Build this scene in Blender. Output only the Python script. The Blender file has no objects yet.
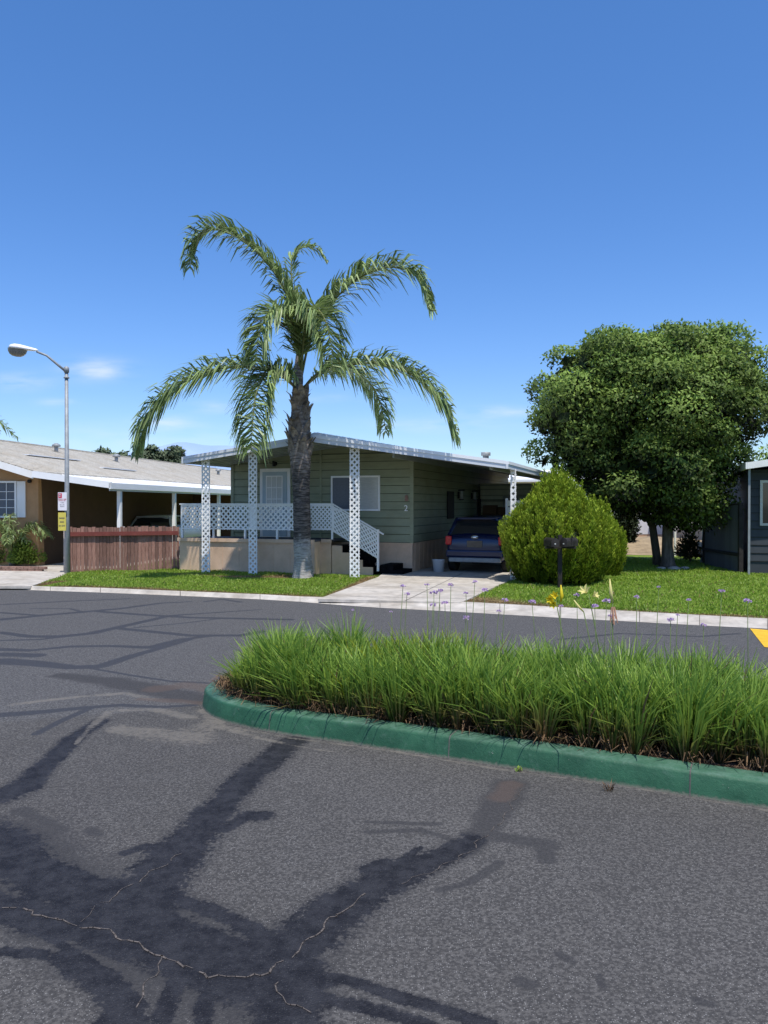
import bpy, math, random
import numpy as np
from mathutils import Vector, Matrix
random.seed(7); rng = np.random.default_rng(7)
R = math.radians
F = 770.0; H = 1.75; HY = 505.0; CX = 384.0; LOT = 0.05
SC = bpy.context.scene
COL = SC.collection

def G(px, py, z=LOT):
    """ground point (at height z) seen at that place of the photograph"""
    Y = (H - z) * F / (py - HY)
    return Vector(((px - CX) / F * Y, Y, z))
def P(px, py, Y):
    return Vector(((px - CX) / F * Y, Y, H - (py - HY) / F * Y))

# ------------------------------------------------------------------ mesh collectors
class MB:
    def __init__(s): s.v = []; s.f = []; s.m = []; s.smooth = []
    def add(s, vs, fs, mi=0, sm=False):
        o = len(s.v); s.v += [tuple(v) for v in vs]
        for f in fs: s.f.append(tuple(o + i for i in f)); s.m.append(mi); s.smooth.append(sm)
    def box(s, x0, x1, y0, y1, z0, z1, mi=0, T=None):
        vs = [Vector(p) for p in ((x0,y0,z0),(x1,y0,z0),(x1,y1,z0),(x0,y1,z0),(x0,y0,z1),(x1,y0,z1),(x1,y1,z1),(x0,y1,z1))]
        if T: vs = [T @ v for v in vs]
        s.add(vs, [(0,3,2,1),(4,5,6,7),(0,1,5,4),(1,2,6,5),(2,3,7,6),(3,0,4,7)], mi)
    def bar(s, a, b, w, t, mi=0, up=(0,0,1)):
        a = Vector(a); b = Vector(b); d = (b - a); L = d.length
        if L < 1e-6: return
        d /= L; u = Vector(up)
        if abs(d.dot(u)) > .98: u = Vector((1,0,0))
        x = d.cross(u).normalized(); z = x.cross(d).normalized()
        vs = []
        for q in (a, b):
            for sx, sz in ((-1,-1),(1,-1),(1,1),(-1,1)): vs.append(q + x*sx*w/2 + z*sz*t/2)
        s.add(vs, [(0,1,2,3),(7,6,5,4),(0,4,5,1),(1,5,6,2),(2,6,7,3),(3,7,4,0)], mi)
    def tube(s, pts, rad, n=10, mi=0, cap=True, wob=0):
        pts = [Vector(p) for p in pts]
        if not hasattr(rad, '__len__'): rad = [rad]*len(pts)
        rings = []; prev = None
        for i, p in enumerate(pts):
            d = (pts[min(i+1, len(pts)-1)] - pts[max(i-1, 0)]).normalized()
            if prev is None:
                u = Vector((0,0,1)) if abs(d.z) < .9 else Vector((1,0,0))
                x = d.cross(u).normalized()
            else: x = (prev - d*prev.dot(d)).normalized()
            prev = x; y = d.cross(x)
            rings.append([p + (x*math.cos(2*math.pi*k/n) + y*math.sin(2*math.pi*k/n))*rad[i]*(1+wob*random.uniform(-1,1)) for k in range(n)])
        vs = [q for r in rings for q in r]; fs = []
        for i in range(len(pts)-1):
            for k in range(n):
                fs.append((i*n+k, i*n+(k+1)%n, (i+1)*n+(k+1)%n, (i+1)*n+k))
        if cap: fs.append(tuple(range(n-1,-1,-1))); fs.append(tuple((len(pts)-1)*n+k for k in range(n)))
        s.add(vs, fs, mi, True)
    def build(s, name, mats, parent=None, bevel=0, sub=0):
        me = bpy.data.meshes.new(name); me.from_pydata(s.v, [], s.f)
        if not isinstance(mats, (list, tuple)): mats = [mats]
        for m in mats: me.materials.append(m)
        me.polygons.foreach_set('material_index', s.m)
        me.polygons.foreach_set('use_smooth', s.smooth); me.update()
        o = bpy.data.objects.new(name, me); COL.objects.link(o)
        if parent: o.parent = parent
        if bevel:
            b = o.modifiers.new('b', 'BEVEL'); b.width = bevel; b.segments = 2; b.limit_method = 'ANGLE'
        if sub:
            b = o.modifiers.new('s', 'SUBSURF'); b.levels = sub; b.render_levels = sub
        return o

def arr_mesh(name, V, Q, mat, parent=None, attrs=None, smooth=False):
    """fast mesh from numpy arrays: V (n,3), Q (m,4) or (m,3)"""
    V = np.asarray(V, dtype=np.float32); Q = np.asarray(Q, dtype=np.int32); k = Q.shape[1]
    me = bpy.data.meshes.new(name)
    me.vertices.add(len(V)); me.vertices.foreach_set('co', V.ravel())
    me.loops.add(Q.size); me.loops.foreach_set('vertex_index', Q.ravel())
    me.polygons.add(len(Q)); me.polygons.foreach_set('loop_start', np.arange(0, Q.size, k, dtype=np.int32))
    if smooth: me.polygons.foreach_set('use_smooth', np.ones(len(Q), dtype=bool))
    me.update(calc_edges=True); me.validate()
    for an, data in (attrs or {}).items():
        a = me.attributes.new(an, 'FLOAT', 'POINT'); a.data.foreach_set('value', np.asarray(data, dtype=np.float32))
    me.materials.append(mat)
    o = bpy.data.objects.new(name, me); COL.objects.link(o)
    if parent: o.parent = parent
    return o

def empty(name, loc=(0,0,0), rz=0):
    o = bpy.data.objects.new(name, None); COL.objects.link(o); o.location = loc; o.rotation_euler = (0,0,rz); o.empty_display_size = .2
    return o
def tag(o, label=None, cat=None, group=None, kind=None):
    if label: o['label'] = label
    if cat: o['category'] = cat
    if group: o['group'] = group
    if kind: o['kind'] = kind
    return o
def copy_tree(o, parent=None):
    c = o.copy(); COL.objects.link(c)
    if parent: c.parent = parent
    for ch in list(o.children): copy_tree(ch, c)
    return c

# ------------------------------------------------------------------ materials
def mat(name, col, rough=.7, var=.12, scale=6, bump=0, bscale=None, metal=0, spec=.3, col2=None, stretch=None, dirt=0, isl=0, trans=0):
    m = bpy.data.materials.new(name); m.use_nodes = True; nt = m.node_tree; N = nt.nodes; L = nt.links
    b = N['Principled BSDF']; b.inputs['Roughness'].default_value = rough; b.inputs['Metallic'].default_value = metal
    b.inputs['Specular IOR Level'].default_value = spec
    tc = N.new('ShaderNodeTexCoord'); mp = N.new('ShaderNodeMapping'); L.new(tc.outputs['Object'], mp.inputs[0])
    if stretch: mp.inputs['Scale'].default_value = stretch
    nz = N.new('ShaderNodeTexNoise'); nz.inputs['Scale'].default_value = scale; nz.inputs['Detail'].default_value = 6; nz.inputs['Roughness'].default_value = .65
    L.new(mp.outputs[0], nz.inputs['Vector'])
    rp = N.new('ShaderNodeValToRGB')
    c2 = col2 or tuple(c*(1-var*2.2) for c in col)
    c1 = col if col2 else tuple(min(1, c*(1+var)) for c in col)
    rp.color_ramp.elements[0].position = .33; rp.color_ramp.elements[1].position = .67
    rp.color_ramp.elements[0].color = (*c2, 1); rp.color_ramp.elements[1].color = (*c1, 1)
    L.new(nz.outputs['Fac'], rp.inputs[0]); out = rp.outputs[0]
    if isl:
        ge = N.new('ShaderNodeNewGeometry'); mx = N.new('ShaderNodeHueSaturation')
        mr = N.new('ShaderNodeMapRange'); mr.inputs['To Min'].default_value = 1-isl; mr.inputs['To Max'].default_value = 1+isl
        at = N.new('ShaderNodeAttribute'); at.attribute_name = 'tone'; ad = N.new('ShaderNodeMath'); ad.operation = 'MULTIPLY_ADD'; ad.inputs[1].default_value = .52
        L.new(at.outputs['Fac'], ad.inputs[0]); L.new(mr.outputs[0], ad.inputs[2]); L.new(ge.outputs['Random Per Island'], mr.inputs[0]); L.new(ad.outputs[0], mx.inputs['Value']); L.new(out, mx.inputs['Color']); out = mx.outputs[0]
    if dirt:
        n2 = N.new('ShaderNodeTexNoise'); n2.inputs['Scale'].default_value = 1.3; n2.inputs['Detail'].default_value = 8
        L.new(tc.outputs['Object'], n2.inputs['Vector'])
        r2 = N.new('ShaderNodeValToRGB'); r2.color_ramp.elements[0].position = .4; r2.color_ramp.elements[1].position = .75
        r2.color_ramp.elements[0].color = (1,1,1,1); k = 1-dirt; r2.color_ramp.elements[1].color = (k, k*.95, k*.88, 1)
        mx = N.new('ShaderNodeMix'); mx.data_type = 'RGBA'; mx.blend_type = 'MULTIPLY'; mx.inputs[0].default_value = 1
        L.new(n2.outputs['Fac'], r2.inputs[0]); L.new(out, mx.inputs[6]); L.new(r2.outputs[0], mx.inputs[7]); out = mx.outputs[2]
    L.new(out, b.inputs['Base Color'])
    if bump:
        n3 = N.new('ShaderNodeTexNoise'); n3.inputs['Scale'].default_value = bscale or scale*4; n3.inputs['Detail'].default_value = 4
        L.new(mp.outputs[0], n3.inputs['Vector'])
        bp = N.new('ShaderNodeBump'); bp.inputs['Strength'].default_value = 1; bp.inputs['Distance'].default_value = bump
        L.new(n3.outputs['Fac'], bp.inputs['Height']); L.new(bp.outputs[0], b.inputs['Normal'])
    if trans:
        tl = N.new('ShaderNodeBsdfTranslucent'); L.new(out, tl.inputs['Color']); ms = N.new('ShaderNodeMixShader'); ms.inputs[0].default_value = trans
        L.new(b.outputs[0], ms.inputs[1]); L.new(tl.outputs[0], ms.inputs[2]); L.new(ms.outputs[0], N['Material Output'].inputs[0])
    return m

class NT:
    """terse node helper"""
    def __init__(s, name):
        s.m = bpy.data.materials.new(name); s.m.use_nodes = True; s.t = s.m.node_tree; s.N = s.t.nodes; s.b = s.N['Principled BSDF']
    def lk(s, a, b): s.t.links.new(a, b)
    def noise(s, scale, vec, det=5, rough=.6):
        n = s.N.new('ShaderNodeTexNoise'); n.inputs['Scale'].default_value = scale; n.inputs['Detail'].default_value = det; n.inputs['Roughness'].default_value = rough
        s.lk(vec, n.inputs['Vector']); return n.outputs['Fac']
    def attr(s, name):
        n = s.N.new('ShaderNodeAttribute'); n.attribute_name = name; return n.outputs['Fac']
    def math(s, op, a, b=None, c=None):
        n = s.N.new('ShaderNodeMath'); n.operation = op
        for i, q in enumerate((a, b, c)):
            if q is None: continue
            if isinstance(q, (int, float)): n.inputs[i].default_value = q
            else: s.lk(q, n.inputs[i])
        return n.outputs[0]
    def step(s, x, lo, hi, a=0., b=1.):
        n = s.N.new('ShaderNodeMapRange'); n.interpolation_type = 'SMOOTHSTEP'
        for i, q in zip(('From Min','From Max','To Min','To Max'), (lo, hi, a, b)): n.inputs[i].default_value = q
        s.lk(x, n.inputs[0]); return n.outputs[0]
    def mix(s, f, a, b, mode='MIX'):
        n = s.N.new('ShaderNodeMix'); n.data_type = 'RGBA'; n.blend_type = mode
        for i, q in ((0, f), (6, a), (7, b)):
            if isinstance(q, (int, float)): n.inputs[i].default_value = q
            elif isinstance(q, tuple): n.inputs[i].default_value = (*q, 1)
            else: s.lk(q, n.inputs[i])
        return n.outputs[2]
    def bump(s, h, dist, prev=None, strength=1):
        n = s.N.new('ShaderNodeBump'); n.inputs['Distance'].default_value = dist; n.inputs['Strength'].default_value = strength; s.lk(h, n.inputs['Height'])
        if prev: s.lk(prev, n.inputs['Normal'])
        return n.outputs[0]

def m_asphalt():
    s = NT('asphalt'); g = s.N.new('ShaderNodeNewGeometry').outputs['Position']
    big = s.noise(.35, g, 5); mid = s.noise(3.5, g, 6, .7); fine = s.noise(60, g, 3, .7)
    vo = s.N.new('ShaderNodeTexVoronoi'); vo.inputs['Scale'].default_value = 125; s.lk(g, vo.inputs['Vector'])
    sep = s.N.new('ShaderNodeSeparateColor'); s.lk(vo.outputs['Color'], sep.inputs[0])
    new = s.attr('newpave'); st = s.attr('stain'); tar = s.attr('tar'); rim = s.attr('rim'); red = s.attr('red')
    base = s.mix(s.step(big, .35, .7), (.086,.081,.075), (.124,.117,.108))
    base = s.mix(s.step(mid, .3, .75, 0, .6), base, (.110,.105,.099))
    base = s.mix(new, base, (.122,.119,.116))
    base = s.mix(s.step(fine, .38, .58, 0, .7), base, (.030,.029,.029))
    spk = s.math('MULTIPLY', s.math('GREATER_THAN', sep.outputs[0], .86), s.step(vo.outputs['Distance'], .32, .18, 1, 1))
    spk = s.math('MULTIPLY', s.step(sep.outputs[0], .55, 1.0), s.step(vo.outputs['Distance'], 0.0, .45, 1, 0))
    base = s.mix(s.math('MULTIPLY', spk, .95), base, (.36,.35,.33))
    # sealer / oil stains, ragged by noise
    jag = s.math('MULTIPLY_ADD', s.noise(4, g, 9, .8), 1.7, -.85)
    jag2 = s.math('MULTIPLY_ADD', s.noise(30, g, 4, .7), .9, -.45)
    ft = s.math('ADD', s.attr('tint'), jag)
    base = s.mix(s.math('MULTIPLY', s.math('MULTIPLY', s.step(ft, .25, .9), s.step(s.attr('tint'), 0, .4)), .75), base, (.040,.039,.040))
    f = s.math('ADD', s.math('ADD', st, jag), s.math('MULTIPLY', jag2, 1.5))
    base = s.mix(s.math('MULTIPLY', s.step(s.math('ADD', st, s.math('MULTIPLY', jag, .5)), .02, .5), .42), base, (.036,.035,.036)); sm = s.math('MULTIPLY', s.step(f, .36, .64), s.step(st, .12, .45))
    mot = s.noise(9, g, 8, .8); scol = s.mix(s.step(mot, .36, .64), (.009,.009,.012), (.030,.030,.034)); scol = s.mix(s.math('MULTIPLY', spk, .35), scol, (.16,.16,.16))
    base = s.mix(s.math('MULTIPLY', sm, .93), base, scol)
    # tar bands over the far road, with a dark oval by the gutter
    t2 = s.math('ADD', tar, s.math('MULTIPLY', jag, .3))
    tm = s.math('MULTIPLY', s.step(t2, .3, .65), s.step(tar, .05, .3))
    base = s.mix(s.math('MULTIPLY', tm, .85), base, (.040,.041,.046))
    fr = s.math('ADD', s.math('MULTIPLY', rim, .75), s.math('ADD', s.math('MULTIPLY', jag, 1.0), s.math('MULTIPLY', jag2, 1.6)))
    base = s.mix(s.math('MULTIPLY', s.math('MULTIPLY', s.step(fr, .45, .85), s.step(rim, .02, .5)), .5), base, (.20,.18,.15))
    fd = s.math('ADD', red, jag)
    base = s.mix(s.math('MULTIPLY', s.math('MULTIPLY', s.step(fd, .25, .95), s.step(red, 0, .5)), .5), base, (.10,.072,.058))
    s.lk(base, s.b.inputs['Base Color'])
    rgh = s.math('SUBTRACT', .86, s.math('MULTIPLY', s.math('MAXIMUM', sm, tm), .2)); s.lk(rgh, s.b.inputs['Roughness'])
    s.b.inputs['Specular IOR Level'].default_value = .18
    n1 = s.bump(vo.outputs['Distance'], .003, None, .9); n2 = s.bump(s.noise(160, g, 2), .0025, n1); s.lk(n2, s.b.inputs['Normal'])
    return s.m
def m_lawn():
    s = NT('lawn'); g = s.N.new('ShaderNodeNewGeometry').outputs['Position']
    a = s.noise(.8, g, 6); b = s.noise(14, g, 5, .7); d = s.attr('dry')
    base = s.mix(s.step(a, .35, .7), (.15,.23,.035), (.22,.31,.05))
    base = s.mix(s.step(b, .35, .7, 0, .6), base, (.09,.14,.02))
    f = s.math('ADD', d, s.math('MULTIPLY_ADD', s.noise(3, g, 6, .7), 1.0, -.5))
    base = s.mix(s.step(f, .3, .75), base, (.26,.19,.10))
    s.lk(base, s.b.inputs['Base Color']); s.b.inputs['Roughness'].default_value = .9; s.b.inputs['Specular IOR Level'].default_value = .1
    s.lk(s.bump(b, .02), s.b.inputs['Normal']); return s.m
def m_blade(name, ctop, cbot, clow=None, z0=.15, z1=.45, drycol=(.30,.21,.10), dryn=.0, trans=.35, yellow=0):
    s = NT(name); ge = s.N.new('ShaderNodeNewGeometry'); g = ge.outputs['Position']; isl = ge.outputs['Random Per Island']
    base = s.mix(isl, ctop, cbot)
    h = s.attr('h')   # 0 root .. 1 tip
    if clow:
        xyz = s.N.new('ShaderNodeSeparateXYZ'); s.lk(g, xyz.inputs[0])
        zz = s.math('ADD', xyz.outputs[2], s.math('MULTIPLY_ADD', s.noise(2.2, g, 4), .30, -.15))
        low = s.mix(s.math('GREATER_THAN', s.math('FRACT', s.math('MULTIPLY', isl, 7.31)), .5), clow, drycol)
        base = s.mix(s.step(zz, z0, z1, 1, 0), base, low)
    if yellow:
        q = s.attr('yel'); base = s.mix(q, base, (.30,.34,.02))
    if dryn:
        dn = s.math('GREATER_THAN', s.math('FRACT', s.math('MULTIPLY', isl, 13.7)), 1-dryn); base = s.mix(dn, base, drycol)
    dd = s.attr('dry'); base = s.mix(s.step(dd, .2, .9), base, drycol)
    s.lk(base, s.b.inputs['Base Color']); s.b.inputs['Roughness'].default_value = .45; s.b.inputs['Specular IOR Level'].default_value = .35
    tl = s.N.new('ShaderNodeBsdfTranslucent'); s.lk(base, tl.inputs['Color']); ms = s.N.new('ShaderNodeMixShader'); ms.inputs[0].default_value = trans
    s.lk(s.b.outputs[0], ms.inputs[1]); s.lk(tl.outputs[0], ms.inputs[2]); s.lk(ms.outputs[0], s.N['Material Output'].inputs[0])
    return s.m

M = {}
M['asphalt'] = m_asphalt(); M['lawn'] = m_lawn()
M['crack'] = mat('crack_fill', (.13,.11,.095), .9, .3, 40)
M['concrete'] = mat('concrete', (.50,.46,.40), .85, .12, 5, .004, 60, dirt=.25)
M['joint'] = mat('joint', (.12,.11,.10), .9)
M['kerb_green'] = mat('green_paint', (.036,.130,.085), .5, .0, 5, .004, 22, spec=.35, col2=(.020,.080,.054), dirt=.3)
def m_kerb():
    s = NT('green_kerb_paint'); g = s.N.new('ShaderNodeNewGeometry').outputs['Position']; x = s.N.new('ShaderNodeSeparateXYZ'); s.lk(g, x.inputs[0])
    a = s.noise(3, g, 7, .7); b = s.noise(38, g, 5, .75); c = s.noise(11, g, 6, .75)
    base = s.mix(s.step(a, .35, .68), (.016,.070,.036), (.030,.112,.058)); base = s.mix(s.step(c, .55, .75, 0, .5), base, (.10,.17,.13))
    top = s.step(x.outputs[2], .138, .15); base = s.mix(s.math('MULTIPLY', top, s.step(c, .35, .7, .15, .6)), base, (.13,.22,.17))
    base = s.mix(s.math('MULTIPLY', s.step(b, .66, .72), .8), base, (.30,.29,.26))
    base = s.mix(s.math('MULTIPLY', s.step(s.math('ADD', x.outputs[2], s.math('MULTIPLY', b, .05)), .052, .03), .75), base, (.17,.15,.12))
    base = s.mix(s.step(s.noise(1.7, g, 8, .8), .56, .70, 0, .5), base, (.022,.055,.042))
    s.lk(base, s.b.inputs['Base Color']); s.b.inputs['Roughness'].default_value = .55; s.b.inputs['Specular IOR Level'].default_value = .3
    n1 = s.bump(c, .006); s.lk(s.bump(b, .003, n1), s.b.inputs['Normal']); return s.m
M['kerb_green'] = m_kerb()
M['soil'] = mat('soil', (.10,.065,.045), .95, .3, 12, .02, 30)
M['dirt'] = mat('dry_dirt', (.34,.26,.16), .95, .18, 2, .02, 12)
M['yellow'] = mat('yellow_paint', (.75,.44,.03), .6, .1, 8, .002, 60)
M['green_shadow'] = mat('siding_lap_shadow', (.07,.09,.06), .8, .1, 4)  # painted shadow lines under the siding laps
M['green_siding'] = mat('green_siding', (.285,.310,.205), .6, .06, 2, .002, 40, stretch=(1,1,4), dirt=.12)
M['beige'] = mat('beige_skirting', (.68,.48,.33), .8, .06, 3, .003, 30, dirt=.2)
M['white'] = mat('white_paint', (.86,.86,.84), .55, .02, 4, dirt=.06)
M['white_roof'] = mat('white_roof_metal', (.84,.84,.83), .5, .02, 1.5)
M['fascia'] = mat('fascia_grey', (.66,.68,.70), .5, .02, 1.5)
M['soffit'] = mat('soffit_metal', (.30,.33,.33), .6, .05, 3)
M['deck_edge'] = mat('deck_boards', (.10,.10,.11), .8, .2, 10)
M['black'] = mat('black_paint', (.018,.018,.018), .6, .1, 8)
M['tread'] = mat('black_tread', (.008,.008,.009), .95, .2, 8, spec=.05)
M['door_grey'] = mat('door_paint', (.42,.50,.53), .5, .04, 3)
M['curtain'] = mat('blind', (.62,.62,.58), .8, .05, 20, stretch=(1,1,8))
M['screen'] = mat('window_screen', (.11,.12,.14), .35, .12, 50, spec=.5)
M['frost'] = mat('window_blind_glass', (.47,.48,.46), .15, .05, 9, spec=.6, stretch=(1,1,5))
M['glass'] = mat('dark_glass', (.015,.018,.02), .05, .0, 3, spec=.8)
M['orange'] = mat('orange_stucco', (.47,.28,.14), .9, .06, 3, .006, 80, dirt=.1)
M['brown'] = mat('brown_and_shaded_stucco', (.105,.062,.036), .9, .06, 3, .006, 80)  # plain brown, also the orange stucco in carport shade
M['shingle'] = mat('cream_shingle', (.56,.52,.44), .9, .10, 9, .008, 14, stretch=(1,1,1), dirt=.15)
M['galv'] = mat('galvanised_steel', (.30,.32,.33), .6, .1, 9, metal=.25)
M['lamp_white'] = mat('lamp_housing', (.78,.79,.80), .4, .04, 5)
M['lamp_glass'] = mat('lamp_refractor', (.25,.22,.17), .25, .1, 30, spec=.6)
M['red_wood'] = mat('red_brown_fence', (.31,.175,.135), .8, .0, 5, .004, 30, col2=(.155,.075,.055), stretch=(14,14,1.2), isl=.35)
M['red_rail'] = mat('red_rail', (.17,.045,.035), .75, .1, 6)
M['grey_wood'] = mat('grey_weathered_wood', (.42,.36,.33), .85, .2, 5, stretch=(12,12,1), isl=.25)
M['palm_trunk'] = mat('palm_trunk', (.25,.225,.20), .9, .0, 4, .02, 10, col2=(.085,.075,.065), stretch=(1.2,1.2,5))
def m_ptrunk():
    s = NT('palm_trunk_main'); tc = s.N.new('ShaderNodeTexCoord'); mp = s.N.new('ShaderNodeMapping'); mp.inputs['Scale'].default_value = (1.5,1.5,9); s.lk(tc.outputs['Object'], mp.inputs[0])
    x = s.N.new('ShaderNodeSeparateXYZ'); s.lk(tc.outputs['Object'], x.inputs[0]); z = s.math('ADD', x.outputs[2], s.math('MULTIPLY_ADD', s.noise(5, tc.outputs['Object'], 5), .9, -.45))
    rg = s.noise(3.2, mp.outputs[0], 6, .7); light = s.mix(s.step(rg, .35, .6), (.20,.18,.165), (.42,.39,.36)); dark = s.mix(s.step(rg, .4, .66), (.035,.030,.027), (.20,.17,.15))
    c = s.mix(s.step(z, .7, 1.05), light, dark); top = s.mix(s.step(rg, .35, .62), (.10,.075,.06), (.34,.29,.25)); c = s.mix(s.step(z, 2.3, 2.8), c, top)
    s.lk(c, s.b.inputs['Base Color']); s.b.inputs['Roughness'].default_value = .9; s.lk(s.bump(rg, .03), s.b.inputs['Normal']); return s.m
M['palm_trunk_main'] = m_ptrunk()
M['palm_boot'] = mat('palm_boot', (.36,.30,.24), .9, .0, 8, .01, 20, col2=(.11,.085,.065), isl=.4)
M['rachis'] = mat('palm_rachis', (.16,.17,.06), .6, .1, 8)
M['frond'] = mat('palm_leaf', (.33,.42,.155), .42, .0, 3, col2=(.12,.18,.06), isl=.42, spec=.4, trans=.28)
M['bark'] = mat('bark', (.15,.125,.10), .9, .25, 8, .02, 20, stretch=(2,2,.5))
M['leaf'] = mat('tree_leaf', (.19,.26,.055), .55, .0, 1.2, col2=(.095,.150,.034), isl=.35, spec=.18, trans=.3)
M['leaf_core'] = mat('tree_leaf_inner_shade', (.018,.032,.008), .8, .2, 5)
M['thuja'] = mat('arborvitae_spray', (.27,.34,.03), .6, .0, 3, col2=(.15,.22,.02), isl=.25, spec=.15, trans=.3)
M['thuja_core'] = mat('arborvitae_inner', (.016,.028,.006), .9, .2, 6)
M['far_leaf'] = mat('far_tree_leaf', (.09,.115,.06), .8, .0, 2, col2=(.06,.08,.045), isl=.3)
M['light_leaf'] = mat('light_leaf', (.28,.36,.07), .6, .0, 2, col2=(.15,.24,.04), isl=.3, trans=.3)
M['dark_leaf'] = mat('hedge_leaf', (.04,.055,.02), .7, .0, 3, col2=(.02,.03,.012), isl=.3)
M['navy'] = mat('charcoal_siding', (.045,.052,.060), .7, .08, 3)
M['slate'] = mat('blue_grey_boards', (.105,.115,.135), .75, .08, 5, stretch=(8,8,1), isl=.12)
M['cream'] = mat('cream_wall', (.50,.40,.29), .85, .05, 3)
M['pale_cream'] = mat('pale_cream_paint', (.72,.70,.55), .7, .04, 3)
M['offwhite'] = mat('offwhite_wall', (.66,.66,.68), .8, .04, 3)
M['tail'] = mat('tail_light', (.55,.02,.02), .15, .05, 30, spec=.8)
M['car_blue'] = mat('blue_car_paint', (.004,.012,.058), .2, .02, 3, spec=.7, metal=.2)
M['car_silver'] = mat('silver_car_paint', (.42,.44,.45), .25, .02, 3, spec=.7, metal=.3)
M['chrome'] = mat('chrome', (.7,.7,.72), .15, .02, 3, metal=.9)
M['tyre'] = mat('tyre', (.02,.02,.02), .85, .1, 10)
M['plate'] = mat('plate', (.16,.13,.10), .7, .1, 20)
M['bucket'] = mat('bucket_plastic', (.55,.56,.58), .5, .03, 3)
M['purple'] = mat('purple_petal', (.66,.46,.70), .6, .1, 40, isl=.2, trans=.3)
M['lily'] = mat('yellow_petal', (.78,.62,.03), .5, .05, 20, isl=.15, trans=.3)
M['lily_pale'] = mat('pale_yellow_petal', (.80,.72,.28), .5, .05, 20, isl=.15, trans=.3)
M['wilt'] = mat('wilted_petal', (.62,.35,.22), .6, .1, 20, isl=.15, trans=.3)
M['stem'] = mat('flower_stem', (.10,.15,.04), .6, .1, 20)
M['sign_white'] = mat('sign_white', (.75,.72,.75), .4, .02, 10)
M['sign_red'] = mat('sign_red', (.55,.05,.09), .4, .02, 10)
M['sign_yellow'] = mat('sign_yellow', (.62,.52,.10), .5, .05, 10)
M['sign_ink'] = mat('sign_ink', (.12,.11,.13), .5, .02, 10)
M['brick'] = mat('planter_brick', (.28,.17,.13), .9, .2, 8, .01, 30)
M['mailbox'] = mat('mailbox_metal', (.045,.038,.034), .5, .3, 8, metal=.3)
M['mail_wood'] = mat('post_wood', (.030,.026,.024), .9, .2, 8)
M['mount'] = mat('hazy_mountain', (.30,.40,.57), 1, .08, .0012, col2=(.25,.35,.53))
M['ground'] = mat('ground', (.22,.18,.12), .95, .2, .4, col2=(.10,.12,.05))
M['lawn_blade'] = m_blade('lawn_blade', (.33,.44,.06), (.20,.32,.04), trans=.45, dryn=.04)
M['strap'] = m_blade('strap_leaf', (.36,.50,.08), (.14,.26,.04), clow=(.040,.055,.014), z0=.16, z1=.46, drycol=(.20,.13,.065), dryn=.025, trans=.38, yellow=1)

# ------------------------------------------------------------------ helpers for plants
def leaf_quads(C, D, N_, ln, wd):
    """diamond leaves: centre C, axis D, normal N_, lengths ln, widths wd"""
    S = np.cross(D, N_); S /= (np.linalg.norm(S, axis=1)[:, None]+1e-9)
    ln = np.asarray(ln)[:, None]; wd = np.asarray(wd)[:, None]
    V = np.stack([C-D*ln*.5, C+S*wd*.5, C+D*ln*.5, C-S*wd*.5], 1).reshape(-1, 3)
    return V, np.arange(len(C)*4).reshape(-1, 4)
def unit(n):
    v = rng.normal(size=(n, 3)); return v/np.linalg.norm(v, axis=1)[:, None]
def ribbons(root, mid, tip, w, extra=None):
    """tapering blades of two segments (5 verts as quad+quad): root, mid, tip arrays; w width array"""
    d = tip-root; S = np.cross(d, np.array([0,0,1.])) + rng.normal(size=d.shape)*.35*np.linalg.norm(d, axis=1)[:, None]
    S -= d*(np.sum(S*d, 1)/np.sum(d*d, 1))[:, None]
    S /= (np.linalg.norm(S, axis=1)[:, None]+1e-9); w = np.asarray(w)[:, None]
    V = np.stack([root-S*w*.35, root+S*w*.35, mid+S*w*.5, mid-S*w*.5, tip+S*w*.08, tip-S*w*.08], 1).reshape(-1, 3)
    n = len(root); b = np.arange(n)[:, None]*6
    Q = np.concatenate([b+np.array([0,1,2,3]), b+np.array([3,2,4,5])], 0)
    h = np.tile(np.array([0,0,.5,.5,1,1.]), n)
    return V, Q, h

def in_poly(X, Y, poly):
    c = np.zeros(X.shape, bool); n = len(poly)
    for i in range(n):
        x1, y1 = poly[i][:2]; x2, y2 = poly[(i+1) % n][:2]
        if y1 == y2: continue
        cond = ((y1 > Y) != (y2 > Y)) & (X < (x2-x1)*(Y-y1)/(y2-y1)+x1); c ^= cond
    return c
def strokes(X, Y, lst, z=0.0, soft=1.6):
    """field: 1 on the stroke, falling to 0 at soft x half width. lst: (points in photo px, widths m)"""
    out = np.zeros(X.shape)
    for pts, w in lst:
        if not hasattr(w, '__len__'): w = [w]*len(pts)
        g = [G(p[0], p[1], z) for p in pts]
        for i in range(len(g)-1):
            ax, ay = g[i].x, g[i].y; bx, by = g[i+1].x, g[i+1].y
            L2 = (bx-ax)**2+(by-ay)**2+1e-9
            t = np.clip(((X-ax)*(bx-ax)+(Y-ay)*(by-ay))/L2, 0, 1)
            d = np.hypot(X-ax-t*(bx-ax), Y-ay-t*(by-ay)); ww = (w[i]+(w[i+1]-w[i])*t)*.5
            out = np.maximum(out, np.clip((soft-d/ww)/(soft-.5), 0, 1))
    return out

# ------------------------------------------------------------------ road with stains
def grid_k(y0, y1, ny, kmax, nk):
    ys = y0*(y1/y0)**np.linspace(0, 1, ny); ks = np.linspace(-kmax, kmax, nk)
    YY, KK = np.meshgrid(ys, ks, indexing='ij'); XX = KK*YY
    idx = np.arange(ny*nk).reshape(ny, nk)
    Q = np.stack([idx[:-1,:-1], idx[:-1,1:], idx[1:,1:], idx[1:,:-1]], -1).reshape(-1, 4)
    return XX.ravel(), YY.ravel(), Q
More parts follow.
